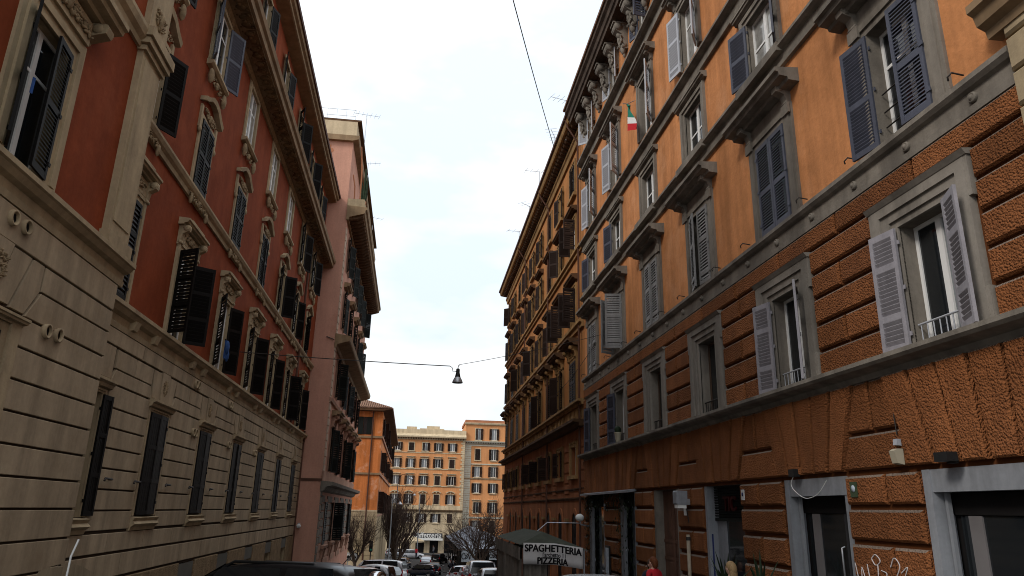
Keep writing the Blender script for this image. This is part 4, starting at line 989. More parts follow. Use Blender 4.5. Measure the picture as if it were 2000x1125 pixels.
for i in range(31): F1.block(8.43 - (.75 if i % 2 else .5), 8.43, .62 + i * .40, .62 + i * .40 + .36, 'far_cream', .07, .02, 'quoin')
for k in range(14):
    z = -.65 - k * .42
    for c in ([7.5, 4.65, 1.98, -.67, -3.3] if z > -2.6 else []): F1.block(c - .82, c + .82, z - .38, z - .03, 'far_cream', .05, .01)
for c in [6.0, 3.3, .65, -2.0, -4.65, -7.3]:
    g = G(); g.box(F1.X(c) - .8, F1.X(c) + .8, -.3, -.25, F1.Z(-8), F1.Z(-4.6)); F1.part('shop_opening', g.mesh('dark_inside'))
F2 = far('tall_apricot_block', 'taller apricot block with grey quoins and roof terrace at the street end', 146, 8.5, 27, [11.05, 14.25, 17.6, 21, 24.4],
         [(13.3, 15.5, 1.0, None), (9.4, 11.5, .95, None), (6.15, 8.1, 1.0, 'flat'), (3.15, 4.95, 1.0, None), (-.6, 1.4, 1.0, 'flat'), (-4.2, -2.0, 1.0, None)], 17, 'apricot', 'far_cream', 'far_grey')
F2.wall(8.5, 27, -8.6, 16.4, .25, 'apricot', 'far_cream', 14)
for z0, z1, p, m in ((5.7, 5.95, .12, 'brown_trim'), (8.5, 8.7, .1, 'far_grey'), (-1.6, -1.3, .15, 'far_grey'), (12.1, 12.35, .12, 'far_grey')): F2.band('string_course', 8.5, 27, z0, z1, p, m)
F2.mould('cornice', 8.4, 27, [(-.03, 12.4), (.2, 12.45), (.6, 12.8), (.7, 13.0), (-.03, 13.1)], 'far_grey')
for i in range(38): F2.part('bracket', cached('brF2', lambda: G().extr([(0, 0), (.5, .15), (.55, .3), (0, .3)], -.1, .1).mesh('dark_stone')), 8.7 + i * .485, .05, 12.5)
F2.mould('cornice', 8.35, 27, [(-.03, 16.2), (.3, 16.3), (.4, 16.6), (-.03, 16.7)], 'far_cream')
F2.band('parapet', 8.4, 27, 16.68, 17.2, .05, 'terracotta', -13)
for i in range(46): F2.block(8.5, 9.75, -8 + i * .44 + .02, -8 + i * .44 + .42, 'far_grey', .08, .02, 'quoin') if -8 + i * .44 < 11.9 else None
# ================================================================== overhead cables, street lamp, aerials
def rel(x, y, z): return (x, y, z + EYE)
def sag(a, b, s, n=14):
    a, b = Vector(a), Vector(b); return [a.lerp(b, i / n) - Vector((0, 0, s * 4 * (i / n) * (1 - i / n))) for i in range(n + 1)]
lampP = Vector(rel(1.10, 25, 4.72))
g = G(); g.tube(sag(rel(-6.36, 25.2, 4.98), lampP + Vector((-.28, 0, .06)), .03), .016, 5); g.tube([lampP + Vector(q) for q in ((-.28, 0, .06), (-.2, .0, .0), (-.17, 0, -.14), (-.08, 0, -.13), (-.03, 0, -.08))], .012, 5)
ob('lamp_cable', g.mesh('iron'), label='thick black cable running from the red palazzo to the hanging street lamp', cat='cable')
g = G(); g.tube(sag(lampP + Vector((.02, 0, .12)), rel(6.45, 25.0, 6.25), .06), .009, 5)
ob('lamp_cable', g.mesh('iron'), label='thin cable from the hanging street lamp up to the orange palazzo', cat='cable')
sl = ob('street_lamp', None, None, lampP + Vector((0, 0, -.52)), label='bell-shaped pendant street lamp hanging over the middle of the street', cat='lamp')
ob('housing', G().lathe([(.0, .50), (.05, .50), (.065, .47), (.065, .36), (.09, .25), (.10, .2), (0, .2)], 16).mesh('black_metal'), sl)
ob('shade', G().lathe([(.09, .21), (.12, .17), (.165, .08), (.185, .02), (.185, 0), (.17, 0), (.15, .08), (.08, .2)], 20).mesh('alu'), sl)
ob('bulb', G().ell((0, 0, .08), (.06, .06, .09), 10, 6).mesh('lens'), sl)
ob('hanger', G().tube([(0, 0, .5), (0, 0, .56), (.02, 0, .62), (.05, 0, .60)], .014, 6).mesh('iron'), sl)
a = Vector(rel(5.95, 33, 17.75)); b_ = Vector(rel(2.45, 20, 15.35)); d = (b_ - a)
g = G(); g.tube([a + d * (i / 12) * 1.9 - Vector((0, 0, .25 * math.sin(math.pi * i / 12))) for i in range(13)], .018, 5)
ob('overhead_cable', g.mesh('iron'), label='single cable crossing the sky up to the eaves of the ochre palazzo', cat='cable')
g = G(); g.tube(sag(rel(6.4, 26.5, 6.25), rel(6.42, 36, 5.55), .2), .012, 5)
ob('wall_cable', g.mesh('iron'), label='thin cable slung along the walls where orange and ochre palazzo meet', cat='cable')
def aerial(x, y, z, h, n, rz, label):
    o = ob('roof_aerial', None, None, (x, y, z + EYE), rz, label, 'aerial', 'aerials on the roofs')
    ob('mast', G().tube([(0, 0, -.6), (0, 0, h)], .022, 6).mesh('alu'), o)
    g = G(); g.tube([(-.9, 0, h - .1), (.9, 0, h + .05)], .014, 5); ob('boom', g.mesh('alu'), o)
    for k in range(n):
        u = -.85 + 1.7 * k / (n - 1); ob('rod', cached('rod', lambda: G().tube([(0, -.32, 0), (0, .32, 0)], .008, 4).mesh('alu')), o, (u, 0, h - .02 + .07 * u))
    return o
aerial(6.05, 30.6, 17.7, 1.6, 7, .4, 'tall aerial on the near end of the ochre palazzo roof')
aerial(6.0, 33.6, 17.8, 1.2, 6, 1.2, 'aerial beside the end of the overhead cable')
aerial(6.0, 38.5, 17.8, 1.5, 6, .2, 'third aerial along the ochre palazzo roof')
aerial(6.0, 42.5, 17.8, 1.0, 5, .8, 'short aerial in the middle of the ochre palazzo roof')
aerial(6.0, 47.5, 17.8, 1.2, 5, .3, 'farthest aerial on the ochre palazzo roof')
aerial(-4.95, 44.0, 23.8, 1.5, 7, .3, 'aerial on the parapet corner of the pink building')
aerial(-5.2, 50.0, 23.8, .9, 6, .1, 'aerial behind the parapet of the pink building')
aerial(-5.4, 60.0, 23.8, .6, 5, .5, 'farthest aerial on the pink building')
g = G()
for z in (.45, .9): g.tube([(-3.0, 0, z), (0, 0, z)], .014, 5)
for k in range(6): g.tube([(-3.0 + k * .6, 0, 0), (-3.0 + k * .6, 0, .9)], .012, 5)
ob('roof_railing', g.mesh('alu'), None, rel(-5.5, 42.6, 23.84), label='thin metal railing on top of the pink building', cat='railing')
# terrace of the pink building: pipes and a bare shrub
for k, (x, h, w) in enumerate(((-4.75, 4.0, .05), (-5.1, 2.0, .04))):
    ob('flue_pipe', G().tube([(0, 0, 0), (-.05, 0, h * .6), (-.22, 0, h)], w, 8).mesh('terracotta'), None, rel(x, 42.75, 18.2), label=['tall thin flue pipe on the pink building terrace', 'shorter flue pipe beside the terrace wall of the pink building'][k], cat='pipe')
pp = ob('terrace_plant', None, None, rel(-4.55, 42.8, 18.1), label='tall dark potted cactus on the pink building terrace', cat='plant')
ob('pot', G().lathe([(0, 0), (.14, 0), (.18, .3), (.15, .3)], 12).mesh('terracotta'), pp)
for k, (dx, h) in enumerate(((0, 2.6), (.12, 2.0), (-.13, 1.6))): ob('stem', G().tube([(dx * .3, 0, .25), (dx, 0, .6), (dx * 1.3, 0, h)], [.06, .09, .05], 8).mesh('leaf_dark'), pp)
# flag on the orange palazzo
fl = ob('flag', None, None, (XR - .25, 20.75, EYE + 13.15), 0, 'small green, white and red flag hanging at an upper window of the orange palazzo', 'flag')
ob('pole', G().tube([(.2, .0, .15), (-.05, 0, .0), (-.25, -.15, -.1)], .015, 6).mesh('alu'), fl)
def flagpart(u0, u1):
    g = G(); n = 8; vs = []
    for i in range(n + 1):
        for j in range(3):
            u = u0 + (u1 - u0) * j / 2; v = i / n
            vs.append((-.1 + .10 * math.sin(5 * v + 4 * u), -v * .55 - .35 * u, -u * 1.25 - .45 * v * (1 - u * .6)))
    for i in range(n):
        for j in range(2): g.add([vs[i * 3 + j], vs[i * 3 + j + 1], vs[(i + 1) * 3 + j + 1], vs[(i + 1) * 3 + j]], [(0, 1, 2, 3)], 0, True)
    return g
for n_, (u0, u1, m) in (('green_stripe', (0, .5, 'flag_green')), ('white_stripe', (.5, .75, 'flag_white')), ('red_stripe', (.75, 1, 'flag_red'))): ob(n_, flagpart(u0, u1).mesh(m), fl)
# ================================================================== fittings on the orange palazzo wall
def wl(t, p, z): return (XR - p, t, EYE + z)
# box lamp
o = ob('wall_lamp', None, None, wl(17.3, .09, .12), math.pi / 2, 'square grey wall lamp on a bracket beside the wooden portal', 'lamp')
ob('bracket', G().box(-.05, .05, 0, .12, .1, .24).mesh('alu'), o); ob('lamp_body', G().plate([(-.14, .1), (.14, .1), (.16, .42), (-.16, .42)], .1, .36, .03).mesh('steel_grey'), o); ob('glass', G().box(-.12, .12, .12, .33, .02, .1).mesh('lens'), o); ob('cable', G().tube([(.0, .1, .1), (0, .06, -.1), (.02, .03, -.3)], .012, 6).mesh('iron'), o)
ob('junction_box', G().box(-.09, .09, 0, .07, 0, .12).mesh('plate_white'), None, wl(17.55, .085, .25), math.pi / 2, 'small white junction box left of the square wall lamp', 'box')
o = ob('wall_lamp', None, None, wl(28.2, .05, -.5), math.pi / 2, 'round-headed wall lamp at the far corner of the orange palazzo', 'lamp')
ob('lamp_body', G().ell((0, .35, .30), (.15, .17, .14), 12, 8).mesh('lens'), o); ob('bracket', G().tube([(0, 0, 0), (0, .3, .05), (0, .35, .2)], .03, 8).mesh('alu'), o); ob('arm', G().tube([(.0, .35, .1), (-.02, 1.6, .1), (-.02, 2.2, -.4)], .018, 6).mesh('alu'), o)
# alarm box near the right
o = ob('alarm_box', None, None, wl(9.23, .09, .70), math.pi / 2, 'cream alarm siren with a small sensor above the right shop', 'alarm')
ob('siren', G().extr([(0, 0), (.10, .02), (.13, .18), (.08, .21), (0, .21)], -.06, .06).mesh('box_cream'), o); ob('sensor', G().extr([(0, .25), (.07, .26), (.06, .34), (0, .34)], -.04, .04).mesh('shut_pale'), o); ob('cable', G().tube([(0, .02, .4), (.03, .01, .7)], .008, 5).mesh('iron'), o)
o = ob('spotlight', None, None, wl(8.21, .09, .66), math.pi / 2, 'small black spotlight above the right shop front', 'lamp')
ob('bracket', G().box(-.04, .04, 0, .1, 0, .05).mesh('black_metal'), o); ob('lamp_body', G().box(-.12, .12, .06, .2, .02, .13).mesh('black_metal'), o); ob('cable', G().tube([(.1, .03, .08), (.2, .01, .1), (.3, .01, .07)], .01, 5).mesh('black_metal'), o)
o = ob('door_light', None, None, wl(12.05, .09, .66), math.pi / 2, 'black fitting with a loose dangling wire above the narrow shop', 'lamp')
ob('housing', G().box(-.09, .09, 0, .12, 0, .12).mesh('black_metal'), o); ob('wire', G().tube(crom([(0, .08, 0), (.06, .1, -.12), (-.05, .1, -.24), (-.35, .08, -.36), (-.7, .06, -.30), (-.95, .03, -.1)]), .006, 5).mesh('plate_white'), o)
def plate(name, t, z, w, h, m, label, m2=None):
    o = ob(name, G().box(-w / 2, w / 2, 0, .015, 0, h).mesh(m), None, wl(t, .088, z), math.pi / 2, label, 'plate')
    if m2: ob('emblem', G().lathe([(0, .004), (.3 * w, .004), (.3 * w, 0)], 12, (0, .016, h * .55), 0, 'y').mesh(m2), o)
plate('house_number', 10.42, .30, .17, .22, 'plate_green', 'dark green plate on the pier beside the narrow shop', 'paper')
plate('notice_plate', 14.28, .30, .13, .2, 'plate_white', 'white plate at the edge of the slatted doorway', 'poster_blue')
plate('notice_plate', 17.6, -.02, .16, .18, 'plate_white', 'small pale plate below the square wall lamp')
def pst(): return None
o = ob('menu_board', G().box(-.26, .26, 0, .05, 0, .95).mesh('black_metal'), None, wl(25.0, .12, -2.0), math.pi / 2, 'framed menu board on the pier between the restaurant doors', 'board')
ob('sheet', G().box(-.20, .20, .05, .056, .07, .88).mesh('paper'), o)
o = ob('poster_panel', G().box(-.17, .17, 0, .03, -1.0, .55).mesh('poster_blue'), None, wl(16.47, -.06, -.95), math.pi / 2, 'narrow blue and white poster panel at the slatted doorway', 'poster')
for k in range(5): ob('sheet', G().box(-.13, .13, .031, .036, -.1 - .2 * k, .07 - .2 * k).mesh('paper'), o)
ob('header', G().box(-.14, .14, .031, .036, .36, .45).mesh('cloth_red'), o)
g = G(); g.tube([wl(17.3, .16, -.45), wl(17.3, .17, -3.0)], .045, 8); g.tube([wl(17.3, .16, -.5), wl(17.3, .16, -.58)], .06, 8, 1)
ob('wall_pipe', g.mesh(['pale_pipe', 'iron']), label='pale vertical pipe on the pier right of the wooden portal', cat='pipe')
# graffiti scrawled on the pier (paint lies on the stone)
GS = [[(0, .5), (.12, .05), (.16, .45), (.3, 0)], [(.3, .5), (.36, .1), (.30, .3), (.52, .32), (.55, .5), (.50, .05)], [(.42, .58), (.52, .64), (.62, .56), (.5, .5), (.42, .58)], [(.62, .44), (.74, .40), (.66, .26), (.82, .22), (.78, .06), (.6, .08)], [(.84, .5), (.94, .62), (1.04, .52), (.92, .34), (.88, .2)], [(.92, .3), (1.12, .24), (1.0, .02)], [(1.06, .44), (1.2, .52), (1.1, .36)], [(.1, .22), (.4, .18), (.7, .34)]]
g = G()
for st in GS:
    g.tube(crom([(XR - .092, 10.6 - x, EYE - 1.12 + z) for x, z in st], 6), .008, 4)
ob('graffiti', g.mesh('graffiti'), label='pale scrawled graffiti tag on the stone pier between the two shops', cat='graffiti')
g = G()   # leafy fairy-light garland round the restaurant doors
RG = random.Random(5)
for k in range(1500):
    if RG.random() < .35: t, z = 21.9 + 6.6 * RG.random(), .55 - .5 * RG.random() ** 1.6
    else: t = RG.choice([22.2, 23.4, 26.2, 27.9]) + RG.gauss(0, .22); z = .5 - 2.6 * RG.random() ** 1.3
    x = XR - .10 - .14 * RG.random(); s_ = .035 + .03 * RG.random(); a_ = RG.random() * 6.3
    u = Vector((math.cos(a_) * .4, math.cos(a_), math.sin(a_))) * s_; v = Vector((.3, -math.sin(a_), math.cos(a_))) * s_ * .6; c_ = Vector((x, t, EYE + z))
    g.add([c_ - u, c_ + v, c_ + u, c_ - v], [(0, 1, 2, 3)], 0 if RG.random() < .98 else 1)
ob('garland', g.mesh(['leaf_dark', 'paper']), label='dark leafy garland hanging round the restaurant doors', cat='garland', kind='stuff')
# plants by the doorway
def spiky(loc, n, ln, label, seed):
    r = random.Random(seed); o = ob('spiky_plant', None, None, loc, 0, label, 'plant', 'spiky plants on the pavement')
    ob('pot', G().lathe([(0, 0), (.17, 0), (.23, .42), (.25, .42), (.25, .47), (.2, .47), (.19, .40), (0, .40)], 16).mesh('terracotta'), o)
    ob('trunk', G().tube([(0, 0, .4), (.02, .01, .75), (.0, .03, 1.0)], [.05, .045, .03], 8).mesh('bark'), o)
    for k in range(n):
        a_ = r.random() * 6.28; e = .25 + 1.1 * r.random(); L_ = ln * (.7 + .4 * r.random()); base = Vector((0, .02, .95 + .1 * r.random())); g = G(); side = Vector((-math.sin(a_), math.cos(a_), 0)); vs = []
        for i in range(6):
            u = i / 5; w = .022 * (1 - u) ** .7 * (1 + 1.2 * u); c_ = base + Vector((math.cos(a_) * math.cos(e), math.sin(a_) * math.cos(e), math.sin(e))) * L_ * u - Vector((0, 0, .35 * L_ * u * u * math.cos(e)))
            vs += [c_ - side * w, c_ + side * w + Vector((0, 0, .006))]
        g.add(vs, [(2 * i, 2 * i + 1, 2 * i + 3, 2 * i + 2) for i in range(5)], 0, True); ob('leaf', g.mesh('leaf_dark'), o)
spiky((5.85, 14.0, gz(14.0) + .12), 46, .95, 'tall spiky potted plant in front of the slatted doorway', 3)
spiky((5.95, 12.75, gz(12.75) + .12), 40, .85, 'lower spiky potted plant left of the narrow shop', 9)
# objects at windows of the red palazzo
g = G(); g.box(-.16, .16, 0, .05, -.55, 0); g.ell((.05, .05, -.2), (.16, .07, .22), 8, 5); g.ell((-.06, .05, -.42), (.12, .06, .2), 8, 5)
ob('hung_towel', g.mesh('blue_cloth'), None, (-6.0 - LA * 22.5 + .22, 22.5, EYE + 4.75), -math.pi / 2, 'blue cloth hung out at a first-floor window of the red palazzo', 'cloth')
g = G(); g.box(-.02, .02, -.004, .004, -.12, .12); ob('blue_sticker', g.mesh('blue_cloth'), None, (-5.50, 9.26, EYE + 5.35), -math.pi / 2 - .5, 'blue strip on the open shutter at the left edge', 'strip')
fp = ob('flower_pot', None, None, (XR - .16, 23.35, EYE + 2.18), 0, 'small pale urn on the sill course below a mezzanine window', 'pot')
ob('urn', G().lathe([(0, 0), (.09, 0), (.07, .06), (.10, .14), (.12, .3), (.14, .34), (.10, .34), (0, .30)], 12).mesh('box_cream'), fp); ob('plant', G().ell((0, 0, .42), (.12, .12, .13), 8, 6).mesh('leaf_dark'), fp)
o = ob('security_camera', None, None, rel(-6.35, 42.24, -1.05), 0, 'white dome camera low on the pink side wall near the drainpipe', 'camera')
ob('bracket', G().box(-.05, .05, -.2, .02, .1, .16).mesh('alu'), o); ob('dome', G().ell((0, -.2, 0), (.12, .12, .12), 10, 6).mesh('plate_white'), o)
# ================================================================== restaurant tent with banner
TX0, TX1, TY0, TY1 = 3.05, 4.88, 22.0, 28.6
tg = gz(22) ; tz = lambda z: z + EYE
tent = ob('restaurant_tent', None, None, ((TX0 + TX1) / 2, TY0, gz(TY0)), 0, 'brown canvas restaurant tent with dark green peaked roof on the right pavement', 'tent')
def tl(x, y, z): return (x - (TX0 + TX1) / 2, y - TY0, z + EYE - gz(TY0))
g = G(); e = -.93; a_ = -.60; mx_ = 3.72
g.add([tl(TX0 - .08, TY0 - .08, e), tl(TX1 + .1, TY0 - .08, e - .12), tl(TX1 + .1, TY1, e - .12), tl(TX0 - .08, TY1, e), tl(mx_ + .1, TY0 + 1.0, a_), tl(mx_ + .1, TY1 - 1.5, a_)], [(0, 1, 4), (1, 2, 5, 4), (2, 3, 5), (3, 0, 4, 5)])
ob('roof', g.mesh('canvas_dark'), tent)
def curtain(p0, p1, z0, z1, n=34, amp=.05):
    g = G(); p0, p1 = Vector(p0), Vector(p1); dr = (p1 - p0).normalized(); nr = Vector((-dr.y, dr.x)); vs = []
    for i in range(n + 1):
        q = p0.lerp(p1, i / n) + nr * amp * math.sin(i * 1.3) * (1 + .4 * math.sin(i * .7))
        vs += [tl(q.x, q.y, z0), tl(q.x, q.y, (z0 + z1) / 2), tl(q.x * .0 + q.x, q.y, z1)]
    for i in range(n):
        for k in range(2): g.add([vs[3 * i + k], vs[3 * i + 3 + k], vs[3 * i + 4 + k], vs[3 * i + 1 + k]], [(0, 1, 2, 3)], 0, True)
    return g
ob('side_curtain', curtain((TX0, TY0), (TX0, TY1), -4.0, -1.34).mesh('canvas'), tent)
ob('valance', curtain((TX0 - .06, TY0 - .05), (TX0 - .06, TY1), -1.36, -1.0, 40, .03).mesh('canvas'), tent)
ob('front_curtain', curtain((TX0 + .05, TY0 + .1), (TX0 + .75, TY0 + .1), -3.4, -1.3, 12).mesh('canvas'), tent)
ob('back_curtain', curtain((TX0, TY1 - .1), (TX1, TY1 - .1), -4.0, -1.2, 30).mesh('canvas_dark'), tent)
for x, y in ((TX0 + .02, TY0), (TX1, TY0), (TX1, TY1), (TX0, TY1), (TX0 + .8, TY0 + .05)): ob('pole', G().tube([tl(x, y, gz(y) - EYE), tl(x, y, -1.04)], .028, 8).mesh('alu' if x > 4 else 'wood_door'), tent)
bx0, bx1, bz0, bz1 = 3.07, 4.82, -1.46, -.88
def bend(x, y, z):
    xm = bx0 + (bx1 - bx0) * .52
    return Vector((x, y - .05 * math.exp(-((x - xm) / .25) ** 2) + .012 * math.sin(7 * x), z - max(0, x - xm) * .135))
g = G(); n = 24
g.add([bend(bx0 + (bx1 - bx0) * i / n, TY0 - .14, bz0 + (bz1 - bz0) * k / 4) for k in range(5) for i in range(n + 1)], [(k * (n + 1) + i, k * (n + 1) + i + 1, (k + 1) * (n + 1) + i + 1, (k + 1) * (n + 1) + i) for k in range(4) for i in range(n)], 0, True)
bn = ob('banner', g.mesh('banner'), None, (0, 0, EYE), 0, 'white cloth banner with three lines of black lettering hung on the brown tent', 'banner')
md = bn.modifiers.new('thick', 'SOLIDIFY'); md.thickness = .006
bxc = (bx0 + bx1) / 2
def put(body, size, x, z, w, name, bold):
    me = text_mesh(body, size, 'ink', 0.0, 0.0); xs_ = [v.co.x for v in me.vertices]; sc = w / (max(xs_) - min(xs_)); zs_ = [v.co.z for v in me.vertices]
    bm = bmesh.new(); bm.from_mesh(me)
    for it in range(2): bmesh.ops.subdivide_edges(bm, edges=[e for e in bm.edges if e.calc_length() * sc > .05], cuts=1)
    bmesh.ops.triangulate(bm, faces=bm.faces); bm.verts.index_update(); vs = [v.co.copy() for v in bm.verts]; fs = [[v.index for v in f.verts] for f in bm.faces]; bm.free(); g = G()
    for k, (dx, dz) in enumerate(((0, 0), (-1, 0), (1, 0), (0, 1), (0, -1), (.7, .7), (-.7, -.7))):   # heavy poster letters
        g.add([bend(x + (v.x - (max(xs_) + min(xs_)) / 2) * sc + dx * bold, TY0 - .152 - .0006 * k, z + v.z - min(zs_) + dz * bold * .7) for v in vs], fs)
    ob(name, g.mesh('ink'), bn)
put('SPAGHETTERIA', .265, bxc, -1.11, 1.66, 'lettering', .012); put("l'archetto 11", .17, bxc + .02, -1.25, .66, 'lettering', .004); put('PIZZERIA', .25, bxc - .02, -1.44, .88, 'lettering', .012)
# ================================================================== vehicles
def smooth_mesh(g, m, lv=2):
    """subdivided copy of a control cage, as a plain mesh"""
    me = g.mesh(m); o = bpy.data.objects.new('t', me); COL.objects.link(o)
    bm = bmesh.new(); bm.from_mesh(me); bmesh.ops.remove_doubles(bm, verts=bm.verts, dist=1e-4); bmesh.ops.recalc_face_normals(bm, faces=bm.faces); bm.to_mesh(me); bm.free()
    md = o.modifiers.new('s', 'SUBSURF'); md.levels = lv; md.render_levels = lv
    r = bpy.data.meshes.new_from_object(o.evaluated_get(bpy.context.evaluated_depsgraph_get())); bpy.data.objects.remove(o)
    r.polygons.foreach_set('use_smooth', [True] * len(r.polygons)); return r
def loft(g, secs, m=0, cap=True):
    n = len(secs[0]); vs = [p for s in secs for p in s]
    fs = [[i * n + k, i * n + (k + 1) % n, (i + 1) * n + (k + 1) % n, (i + 1) * n + k] for i in range(len(secs) - 1) for k in range(n)]
    if cap: fs += [list(range(n)), list(range((len(secs) - 1) * n, len(secs) * n))[::-1]]
    g.add(vs, fs, m, True)
CARS = {}
def car_meshes(kind, paint):
    """x forward; kinds differ in length, height and tail"""
    key = (kind, paint)
    if key in CARS: return CARS[key]
    Ln, Wd, Ht, belt, tail = dict(hatch=(3.9, 1.7, 1.46, .90, .15), suv=(4.4, 1.82, 1.63, 1.0, .10), van=(4.3, 1.75, 1.80, 1.05, .04), sedan=(4.4, 1.75, 1.43, .90, .75), city=(2.7, 1.56, 1.54, .95, .06))[kind]
    hw = Wd / 2; f = Ln / 2; r = -Ln / 2; P = []
    def sec(x, w, zl, zb_): return [(x, -w * .9, zl), (x, -w, zl + .18), (x, -w, zb_ - .22), (x, -w * .93, zb_), (x, 0, zb_ + .03), (x, w * .93, zb_), (x, w, zb_ - .22), (x, w, zl + .18), (x, w * .9, zl), (x, 0, zl)]
    bonnet = .55 if kind == 'city' else (.95 if kind != 'van' else .75)
    g = G(); loft(g, [sec(r, hw * .82, .32, belt - .12), sec(r + .10, hw * .95, .24, belt - .02), sec(r + .5, hw, .2, belt), sec(0, hw, .2, belt), sec(f - bonnet, hw, .2, belt - .02), sec(f - .35, hw * .96, .22, belt - .14), sec(f - .06, hw * .86, .26, belt - .24), sec(f, hw * .76, .34, belt - .34)])
    P.append(('body', smooth_mesh(g, paint)))
    wb, wt = hw * .93, hw * .74; xa = f - bonnet + .1; xb = xa - (.75 if kind != 'van' else .55); xd = r + .04 + (tail * .6 if tail > .3 else .02); xc = xd + tail + .16
    def cs(x, w1, w2, z0, z1): return [(x, -w1, z0), (x, -w2 - (w1 - w2) * .25, z0 + (z1 - z0) * .75), (x, -w2, z1 - .05 * (z1 - z0)), (x, -w2 * .6, z1), (x, 0, z1 + .01), (x, w2 * .6, z1), (x, w2, z1 - .05 * (z1 - z0)), (x, w2 + (w1 - w2) * .25, z0 + (z1 - z0) * .75), (x, w1, z0)]
    z0 = belt - .06
    g = G(); loft(g, [cs(xd, wb * .93, wb * .9, z0, z0 + .05), cs(xd + .05, wb * .94, wt * 1.1, z0, z0 + (Ht - z0) * .5), cs(xc, wb, wt, z0, Ht - .05), cs((xb + xc) / 2, wb, wt * 1.02, z0, Ht), cs(xb - .1, wb, wt, z0, Ht - .03), cs(xb + .3, wb, wt * 1.06, z0, Ht - .22), cs(xa, wb * .98, wb * .92, z0, z0 + .05)])
    P.append(('roof', smooth_mesh(g, paint)))
    zg0, zg1 = belt + .04, Ht - .12
    def yy(z): u = (z - z0) / (Ht - z0); return wb + (wt - wb) * u ** 1.25 + .012
    mid = (xb + xc) / 2 - .05
    for s in (-1, 1):
        for q in ([(mid + .06, xb - .05, xa - .35)], [(xc + .12, mid - .06, None)]):
            a, b2, c2 = q[0]
            pts = [(a, zg0), (b2 if c2 is None else c2, zg0), (b2, zg1), (a if a > 0 or c2 else a + .12, zg1)]
            vs = [(x, s * (yy(z) + .0), z) for x, z in pts]; n = [(x, s * (yy(z) - .03), z) for x, z in pts]
            g = G(); g.add(vs + n, [(0, 1, 2, 3), (7, 6, 5, 4), (0, 4, 5, 1), (1, 5, 6, 2), (2, 6, 7, 3), (3, 7, 4, 0)]); P.append(('side_window', g.mesh('glass')))
    def panel(x0, z0_, w0, x1, z1_, w1, d): 
        g = G(); v = [(x0, -w0, z0_), (x0, w0, z0_), (x1, w1, z1_), (x1, -w1, z1_)]; mid_ = [((x0 + x1) / 2 + d * .6, s * (w0 + w1) / 2, (z0_ + z1_) / 2 + .02) for s in (-1, 1)]
        g.add([v[0], v[1], mid_[1], mid_[0]], [(0, 1, 2, 3)], 0, True); g.add([mid_[0], mid_[1], v[2], v[3]], [(0, 1, 2, 3)], 0, True); return g.mesh('glass')
    P.append(('windscreen', panel(xa - .05, belt + .02, wb * .86, xb - .02, Ht - .06, wt * .88, .10)))
    P.append(('rear_window', panel(xd + .0, belt + .06, wb * .84, xc - .10, Ht - .12, wt * .86, -.05)))
    for s in (-1, 1):
        P.append(('headlight', G().ell((f - .16, s * hw * .66, belt - .26), (.13, .2, .08), 10, 6).mesh('lens'))); P.append(('tail_light', G().ell((r + .07, s * hw * .80, belt - .12), (.06, .10, .17), 8, 6).mesh('tail_red')))
        P.append(('wing_mirror', G().ell((xa - .45, s * (hw + .10), belt + .08), (.07, .11, .08), 8, 6).mesh(paint)))
    g = G(); g.box(r - .02, r + .06, -hw * .8, hw * .8, .34, .52); P.append(('rear_bumper', g.mesh('plastic')))
    g = G(); g.box(r - .03, r + .0, -.26, .26, .58, .69); P.append(('number_plate', g.mesh('plate_white')))
    for x in (f - .75 if kind != 'city' else f - .5, r + .7 if kind != 'city' else r + .5):
        for s in (-1, 1):
            P.append(('wheel', None, (x, s * (hw - .1), .31)))
    CARS[key] = P; return P
tyre_me = G().lathe([(.19, -.1), (.29, -.1), (.31, -.07), (.31, .07), (.29, .1), (.19, .1)], 20, axis='y').mesh('tyre')
rim_me = G().lathe([(0, -.06), (.19, -.08), (.2, 0), (.19, .08), (0, .06)], 12, axis='y', sm=False).mesh('alu')
def car(kind, paint, x, y, rz, label, group=None, extra=None):
    pitch = math.atan(SLOPE) if y < 95 else 0
    o = ob('parked_car' if group else 'car', None, None, (x, y, gz(y)), 0, label, 'car', group)
    # heading rz (0 = +x); tilt with the street
    o.rotation_euler = (Matrix.Rotation(-pitch, 3, 'X') @ Matrix.Rotation(rz, 3, 'Z')).to_euler()
    for p in car_meshes(kind, paint):
        if p[0] == 'wheel':
            w = ob('wheel', tyre_me, o, p[2]); ob('rim', rim_me, w)
        else: ob(p[0], p[1], o)
    if extra: extra(o)
    return o
def rails(o):
    for s in (-1, 1):
        g = G(); g.tube([(-1.3, s * .58, 1.46), (-1.2, s * .58, 1.585), (.4, s * .58, 1.61), (.62, s * .58, 1.50)], .026, 8); ob('roof_rail', g.mesh('black_metal'), o)
    sw = ob('spare_wheel', G().lathe([(.24, -.10), (.30, -.09), (.31, 0), (.30, .09)], 24, (-2.32, .25, 1.17), 0, 'x').mesh('chrome'), o)
    ob('wheel_cover', G().lathe([(0, -.13), (.2, -.12), (.27, -.09), (.27, 0)], 24, (-2.32, .25, 1.17), 0, 'x').mesh('canvas'), sw)
    ob('aerial', G().tube([(-1.5, 0, 1.56), (-1.75, 0, 1.86)], .008, 5).mesh('black_metal'), o)
PG = 'cars parked nose-in along the left kerb'
car('suv', 'paint_black', -2.80, 15.3, math.pi - .32, 'black estate car with roof rails parked nearest on the left', PG, rails)
lab = ['white hatchback second in the left row, just past the black estate car', 'pinkish car parked between two white cars in the left row', 'white compact car in the middle of the left row', 'silver car parked after the white compact in the left row', 'white hatchback near the far end of the left row', 'white van-shaped car standing tallest at the far end of the left row']
